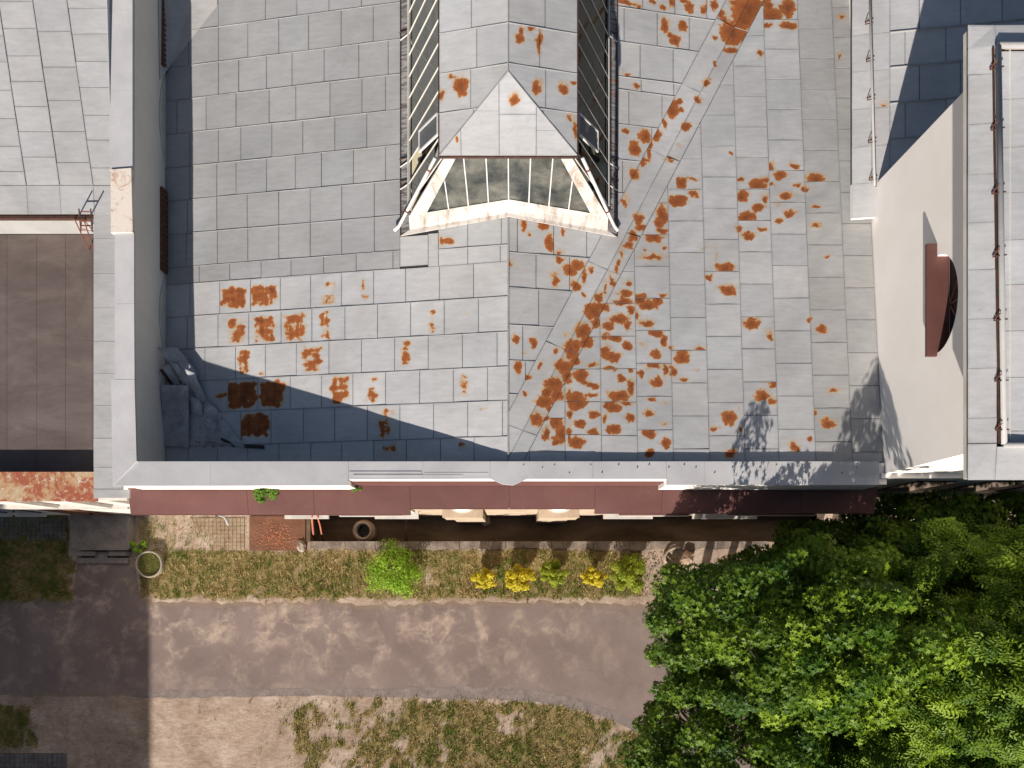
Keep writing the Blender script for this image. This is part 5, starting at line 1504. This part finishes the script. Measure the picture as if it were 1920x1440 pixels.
# round planter
pc = P(285, 1058, 0)
pl = thing('round_planter', 'round concrete planter ring full of grass at the shadow edge', 'planter', (pc.x, pc.y, 0))
MB().lathe([(.44, 0), (.455, .22), (.45, .235), (.405, .235), (.40, .22), (.395, .12)], (pc.x, pc.y, 0), 40).build('ring', M['concrete'], pl, True)
MB().lathe([(0.0, .16), (.2, .155), (.396, .13)], (pc.x, pc.y, 0), 24).build('soil', two_tone('planter_soil', (.10,.07,.035), (.16,.12,.06), 8), pl)
rng = np.random.default_rng(5)
k = 2600
rr_ = .37 * np.sqrt(rng.random(k)); aa = rng.random(k) * 6.283
pos = np.stack([pc.x + rr_ * np.cos(aa), pc.y + rr_ * np.sin(aa), np.full(k, .17)], 1)
V, F, T = scatter(pos, rng.normal(size=(k, 3)) + np.array([0, 0, 1.]), rng.uniform(.05, .10, k), LEAF_V * np.array([.45, 1, 1]), LEAF_F, rng, np.clip(rng.normal(.6, .25, k), 0, 1))
new_obj('grass_tuft', np_mesh('grass_tuft', V, F, 3, {'tint': T}), M['grass'], pl)

# porch with steps
po = thing('porch', 'grey concrete porch slab with broken steps by the left door', 'porch', P(186, 1000, 0))
px0, px1, py0, py1 = PX(131, .45), PX(240, .45), PY(1028, .45), 1.748
MB().box(px0, px1, py0, py1, 0, .45).build('slab', M['porch'], po)
MB().box(px0 + .02, px1 - .02, py0 - .06, py0 - .001, .36, .44).build('nosing', M['porch'], po)
for i, (a, b, c, d, z) in enumerate([(140, 178, 1030, 1042, .30), (203, 237, 1030, 1042, .30), (142, 180, 1042, 1056, .15), (200, 240, 1042, 1056, .15), (178, 203, 1031, 1056, .12)]):
    MB().box(PX(a, z), PX(b, z) - .01, PY(d, z), PY(c, z) - .07 - .001 * i, 0, z).build('step', M['porch'], po)
rb = thing('red_bag', 'small red bag lying on the porch by the wall', 'bag', P(171, 958, .46))
q = P(171, 958, .46)
mb = MB().lathe([(.02, .0), (.13, .02), (.15, .09), (.11, .17), (.04, .20), (.0, .20)], (q.x, q.y, .452), 12)
mb.v = [(x + .05 * (z - .45) + .25 * (x - q.x) * .5, y - .3 * (x - q.x), z) for x, y, z in mb.v]
mb.build('sack', M['red_cloth'], rb, True)
MB().tube([(q.x - .05, q.y, .64), (q.x, q.y - .02, .72), (q.x + .05, q.y, .64)], .01, 6).build('handle', M['red_cloth'], rb)

# rusted cellar cover with brick chips
cvx0, cvx1, cvy0, cvy1 = PX(468, .1), PX(572, .1), PY(1031, .1), PY(968, .1)
cv_ = thing('cellar_cover', 'rust-brown metal cellar cover strewn with brick chips', 'cover', (cvx0, cvy0, 0))
MB().box(cvx0, cvx1, cvy0, cvy1, .0, .10).build('plate', M['rust_plate'], cv_)
MB().box(cvx0 - .02, cvx1 + .02, cvy0 - .02, cvy1 + .02, -.01, .07).build('rim', M['rust_plate'], cv_)
ch = MB()
for i in range(520):
    x = rg.gauss((cvx0 + cvx1) / 2 - .02, .36); y = rg.gauss(cvy0 + .38, .24)
    if not (cvx0 + .05 < x < cvx1 - .05 and cvy0 + .02 < y < cvy1 - .1): continue
    s = rg.uniform(.012, .035); a = rg.uniform(0, 6.28); z = .102
    c_, s_ = math.cos(a) * s, math.sin(a) * s
    ch.hexa([(x - c_, y - s_, z), (x + s_ * .5, y - c_ * .5, z), (x + c_, y + s_, z), (x - s_ * .5, y + c_ * .5, z)], [(x - c_ * .6, y - s_ * .6, z + s * .5), (x + s_ * .3, y - c_ * .3, z + s * .6), (x + c_ * .7, y + s_ * .7, z + s * .4), (x - s_ * .3, y + c_ * .3, z + s * .5)])
o = ch.build('brick_chips', M['brick_chip'])
tag(o, 'scattered red brick chips lying on the cellar cover', 'rubble', kind='stuff')
def rock(name, label, cat, u, v, z, sx, sy, sz, mat, seed, group=None):
    r = random.Random(seed); c = P(u, v, z)
    mb = MB(); n, m = 10, 6
    prof = []
    mb.lathe([(.02, 0), (.8, .02), (1.0, .35), (.9, .7), (.55, .95), (.0, 1.0)], (0, 0, 0), 11)
    vs = []
    for x, y, zz in mb.v:
        k_ = 1 + .28 * mnoise.noise(Vector((x * 1.7 + seed, y * 1.7, zz * 1.7)))
        vs.append((c.x + x * sx * k_, c.y + y * sy * k_, z + max(0, zz) * sz * k_))
    mb.v = vs
    return tag(mb.build(name, M[mat]), label, cat, group)
rock('stone', 'pale broken stone block beside the left column pedestal', 'stone', 911, 975, -.95, .19, .24, .42, 'rubble', 3)
rock('stone', 'light concrete lump at the corner of the cellar cover', 'stone', 566, 1024, .0, .16, .2, .2, 'concrete', 8)
rock('boulder', 'brown boulder by the edge of the maple crown', 'stone', 1287, 1046, .0, .22, .26, .30, 'stone', 11)
tp = P(1268, 1046, 0)
br = thing('broken_pot', 'broken concrete pot rim beside the brown boulder', 'pot', (tp.x, tp.y, 0))
pts = [(tp.x + .42 * math.cos(a), tp.y + .34 * math.sin(a), .16) for a in np.linspace(1.35, 4.6, 12)]
MB().tube(pts, .035, 7).build('rim', M['concrete'], br, True)
MB().tube([(x, y, .05) for x, y, z in pts], .05, 7).build('side', M['concrete'], br, True)
wr = MB()
for i in range(70):
    x, y = rg.gauss(PX(1226, 0), .17), rg.gauss(PY(1058, 0), .26)
    s = rg.uniform(.007, .028); wr.box(x - s, x + s * .7, y - s * .8, y + s * .6, -.005, s * .7 + .01)
tag(wr.build('white_rubble', M['rubble']), 'scatter of small pale rubble near the rightmost bush', 'rubble', kind='stuff')
# manhole ring in the light well
mc = P(680, 995, -.35)
mh = thing('manhole_ring', 'round concrete manhole ring with dark water in the light well', 'manhole', (mc.x, mc.y, -.95))
MB().lathe([(.39, 0), (.39, .42), (.37, .45), (.33, .46)], (mc.x, mc.y, -.95), 32).build('outer_ring', M['stone'], mh, True)
MB().lathe([(.33, .46), (.325, .58), (.30, .61), (.25, .61), (.235, .57), (.235, .10)], (mc.x, mc.y, -.95), 32).build('collar', M['concrete'], mh, True)
MB().lathe([(0, .2), (.234, .2)], (mc.x, mc.y, -.95), 24).build('water', M['dark_hole'], mh)
# leaning poles
def pole(label, pts, r, m):
    t = thing('pole', label, 'pole', pts[0])
    MB().tube(pts, r, 8).build('shaft', M[m], t, True)
    MB().tube([Vector(pts[0]) , Vector(pts[0]) + Vector((0, 0, .03))], r * 1.5, 8).build('shoe', M['dark_iron'], t)
pole('thick red-painted pole leaning in the light well corner', [P(589, 1018, -.93), P(585, 975, 1.2), P(584, 958, 2.2)], .035, 'red_oxide')
pole('thin red-painted pole leaning slantwise beside the thicker one', [P(606, 1016, -.93), P(600, 985, .8), P(592, 958, 2.2)], .028, 'red_oxide')
xp = PX(761, 0)
br_ = thing('cross_pipe', 'dark iron pipe spanning the light well', 'pipe', (xp, 1.2, -.2))
MB().tube([(xp, .845, -.1), (xp - .01, 1.3, -.12), (xp, 1.765, -.08)], .045, 10).build('shaft', M['dark_iron'], br_, True)
MB().tube([(xp, 1.70, -.085), (xp, 1.76, -.08)], .065, 10).build('flange', M['dark_iron'], br_)
# spout by the setts
sp = P(425, 970, .3)
fl_ = thing('drain_spout', 'short white drain spout standing above the sett paving', 'pipe', (sp.x, 1.6, 0))
MB().tube([(sp.x - .28, 1.72, .42), (sp.x - .05, 1.66, .40), (sp.x, 1.55, .33), (sp.x + .03, 1.40, .22)], [.035, .035, .04, .045], 12).build('spout', M['white_strip'], fl_, True)
MB().tube([(sp.x - .30, 1.74, .43), (sp.x - .24, 1.70, .42)], .07, 12).build('collar', M['dark_iron'], fl_)
MB().tube([(sp.x - .26, 1.71, .0), (sp.x - .26, 1.71, .40)], .02, 8).build('stand', M['dark_iron'], fl_)

# ------------------------------------------------------------------ scrap heap in the west corner of the roof
def on(u, v, dz=0.03):
    p = WEST.px(u, v); p.z += dz; return p
scr = 'scrap heap in the roof corner'
def slab(name, label, pts, th, mat, cat, bend=0.0):
    """a plate through four points (corner order), with thickness; bend lifts its middle"""
    a, b, c, d = [Vector(p) for p in pts]
    t = thing(name, label, cat, (a + b + c + d) / 4, scr)
    n = 6; mb = MB()
    nr = (b - a).cross(d - a).normalized()
    if nr.z < 0: nr = -nr
    V = []; r = random.Random(len(label))
    for k_ in (0, 1):
        for i in range(n + 1):
            for j in range(n + 1):
                s, q = i / n, j / n
                p = (a * (1 - s) + b * s) * (1 - q) + (d * (1 - s) + c * s) * q
                w = bend * math.sin(math.pi * s) * math.sin(math.pi * q * .9 + .2) + .010 * mnoise.noise(p * 5)
                V.append(p + nr * (w + th * k_))
    F = []
    m = (n + 1) ** 2
    for i in range(n):
        for j in range(n):
            e = i * (n + 1) + j
            F.append((m + e, m + e + n + 1, m + e + n + 2, m + e + 1)); F.append((e, e + 1, e + n + 2, e + n + 1))
    rim = [i * (n + 1) for i in range(n + 1)] + [n * (n + 1) + j for j in range(1, n + 1)] + [i * (n + 1) + n for i in range(n - 1, -1, -1)] + [j for j in range(n - 1, 0, -1)]
    for x, y in zip(rim, rim[1:] + rim[:1]): F.append((x, y, m + y, m + x))
    mb.add(V, F).build('plate', M[mat], t)
    # folded lip along one edge
    lip = MB(); lip.bar(a + nr * (th + .01), b + nr * (th + .01), .02, .03); lip.build('folded_lip', M[mat], t)
    return t
slab('scrap_sheet', 'flat grey metal sheet lying in the corner against the wall', [on(309, 836, .04), on(356, 838, .05), on(361, 727, .20), on(314, 728, .30)], .012, 'old_metal', 'metal sheet', .02)
slab('scrap_sheet', 'narrow grey strip leaning on the wall above the flat sheet', [on(330, 722, .10), on(342, 722, .10), on(330, 690, .32), on(317, 695, .36)], .01, 'old_metal', 'metal sheet', .01)
slab('scrap_sheet', 'folded grey strip in the middle of the scrap heap', [on(346, 722, .06), on(358, 718, .06), on(345, 690, .30), on(333, 688, .34)], .012, 'old_metal', 'metal sheet', .02)
slab('scrap_sheet', 'bent pale metal strip reaching down from the top of the heap', [on(376, 757, .06), on(390, 752, .06), on(372, 704, .20), on(357, 698, .26)], .012, 'old_metal', 'metal sheet', .035)
slab('scrap_sheet', 'large sloping sheet under the heap, its corner in the sun', [on(362, 735, .03), on(372, 700, .05), on(345, 660, .32), on(312, 662, .42)], .01, 'old_metal', 'metal sheet', .02)
slab('scrap_sheet', 'crumpled grey sheet at the foot of the heap', [on(382, 785, .04), on(408, 790, .05), on(412, 770, .10), on(392, 755, .14)], .012, 'old_metal', 'metal sheet', .06)
slab('scrap_sheet', 'curled metal offcut half under the crumpled sheet', [on(360, 772, .03), on(382, 780, .04), on(380, 752, .12), on(360, 745, .12)], .012, 'old_metal', 'metal sheet', .05)
slab('scrap_sheet', 'loose grey sheet sliding towards the parapet below the heap', [on(388, 826, .03), on(462, 838, .03), on(424, 790, .03), on(392, 775, .04)], .010, 'old_metal', 'metal sheet', .012)
def plank(label, a, b, w, h, mat):
    t = thing('scrap_plank', label, 'plank', a, scr)
    a, b = Vector(a), Vector(b)
    MB().bar(a, a.lerp(b, .55), w, h).build('board', M[mat], t)
    MB().bar(a.lerp(b, .552), b + Vector((0, .0, .004)), w * .94, h).build('board', M[mat], t)
plank('dark plank leaning at the left of the scrap heap', on(326, 724, .05), on(314, 700, .30), .06, .04, 'dark_iron')
plank('thin dark batten leaning beside the dark plank', on(336, 724, .05), on(322, 696, .30), .045, .04, 'interior_dark')
plank('short dark board near the foot of the crumpled sheet', on(416, 823, .03), on(440, 836, .03), .07, .04, 'interior_dark')
plank('short dark board lying flat nearest the ridge side of the heap', on(459, 837, .03), on(496, 839, .03), .075, .04, 'interior_dark')
def crumple(label, u, v, r, seed):
    c = on(u, v, .0); rng = np.random.default_rng(seed)
    t = thing('crumpled_tin', label, 'scrap metal', c, scr)
    mb = MB().lathe([(.02, 0), (.7, .03), (1.0, .2), (.85, .5), (.5, .7), (.0, .75)], (0, 0, 0), 13)
    mb.v = [(c.x + x * r * (1 + .5 * mnoise.noise(Vector((x * 3 + seed, y * 3, z * 4)))), c.y + y * r * (1 + .5 * mnoise.noise(Vector((x * 3, y * 3 + seed, z * 4)))), c.z + z * r * (1 + .5 * mnoise.noise(Vector((x * 4, y * 4, z * 3 + seed))))) for x, y, z in mb.v]
    mb.build('body', M['old_metal'], t)
    a = rng.uniform(0, 6)
    MB().bar((c.x, c.y, c.z + r * .5), (c.x + r * 1.2 * math.cos(a), c.y + r * 1.2 * math.sin(a), c.z + r * .2), .05, .012).build('loose_strip', M['old_metal'], t)
crumple('crumpled tin ball at the foot of the heap', 398, 795, .17, 3)
crumple('small crumpled tin beside the flat sheet', 372, 765, .13, 6)
crumple('broken tin pieces below the crumpled ball', 408, 782, .11, 9)
bits = MB()
for i in range(60):
    p = on(rg.gauss(400, 18), rg.gauss(822, 9), .02); s = rg.uniform(.008, .03)
    bits.box(p.x - s, p.x + s, p.y - s * .7, p.y + s * .7, p.z - .01, p.z + s * .6)
tag(bits.build('scrap_crumbs', M['rubble']), 'crumbs of mortar and tin around the scrap heap', 'debris', kind='stuff')
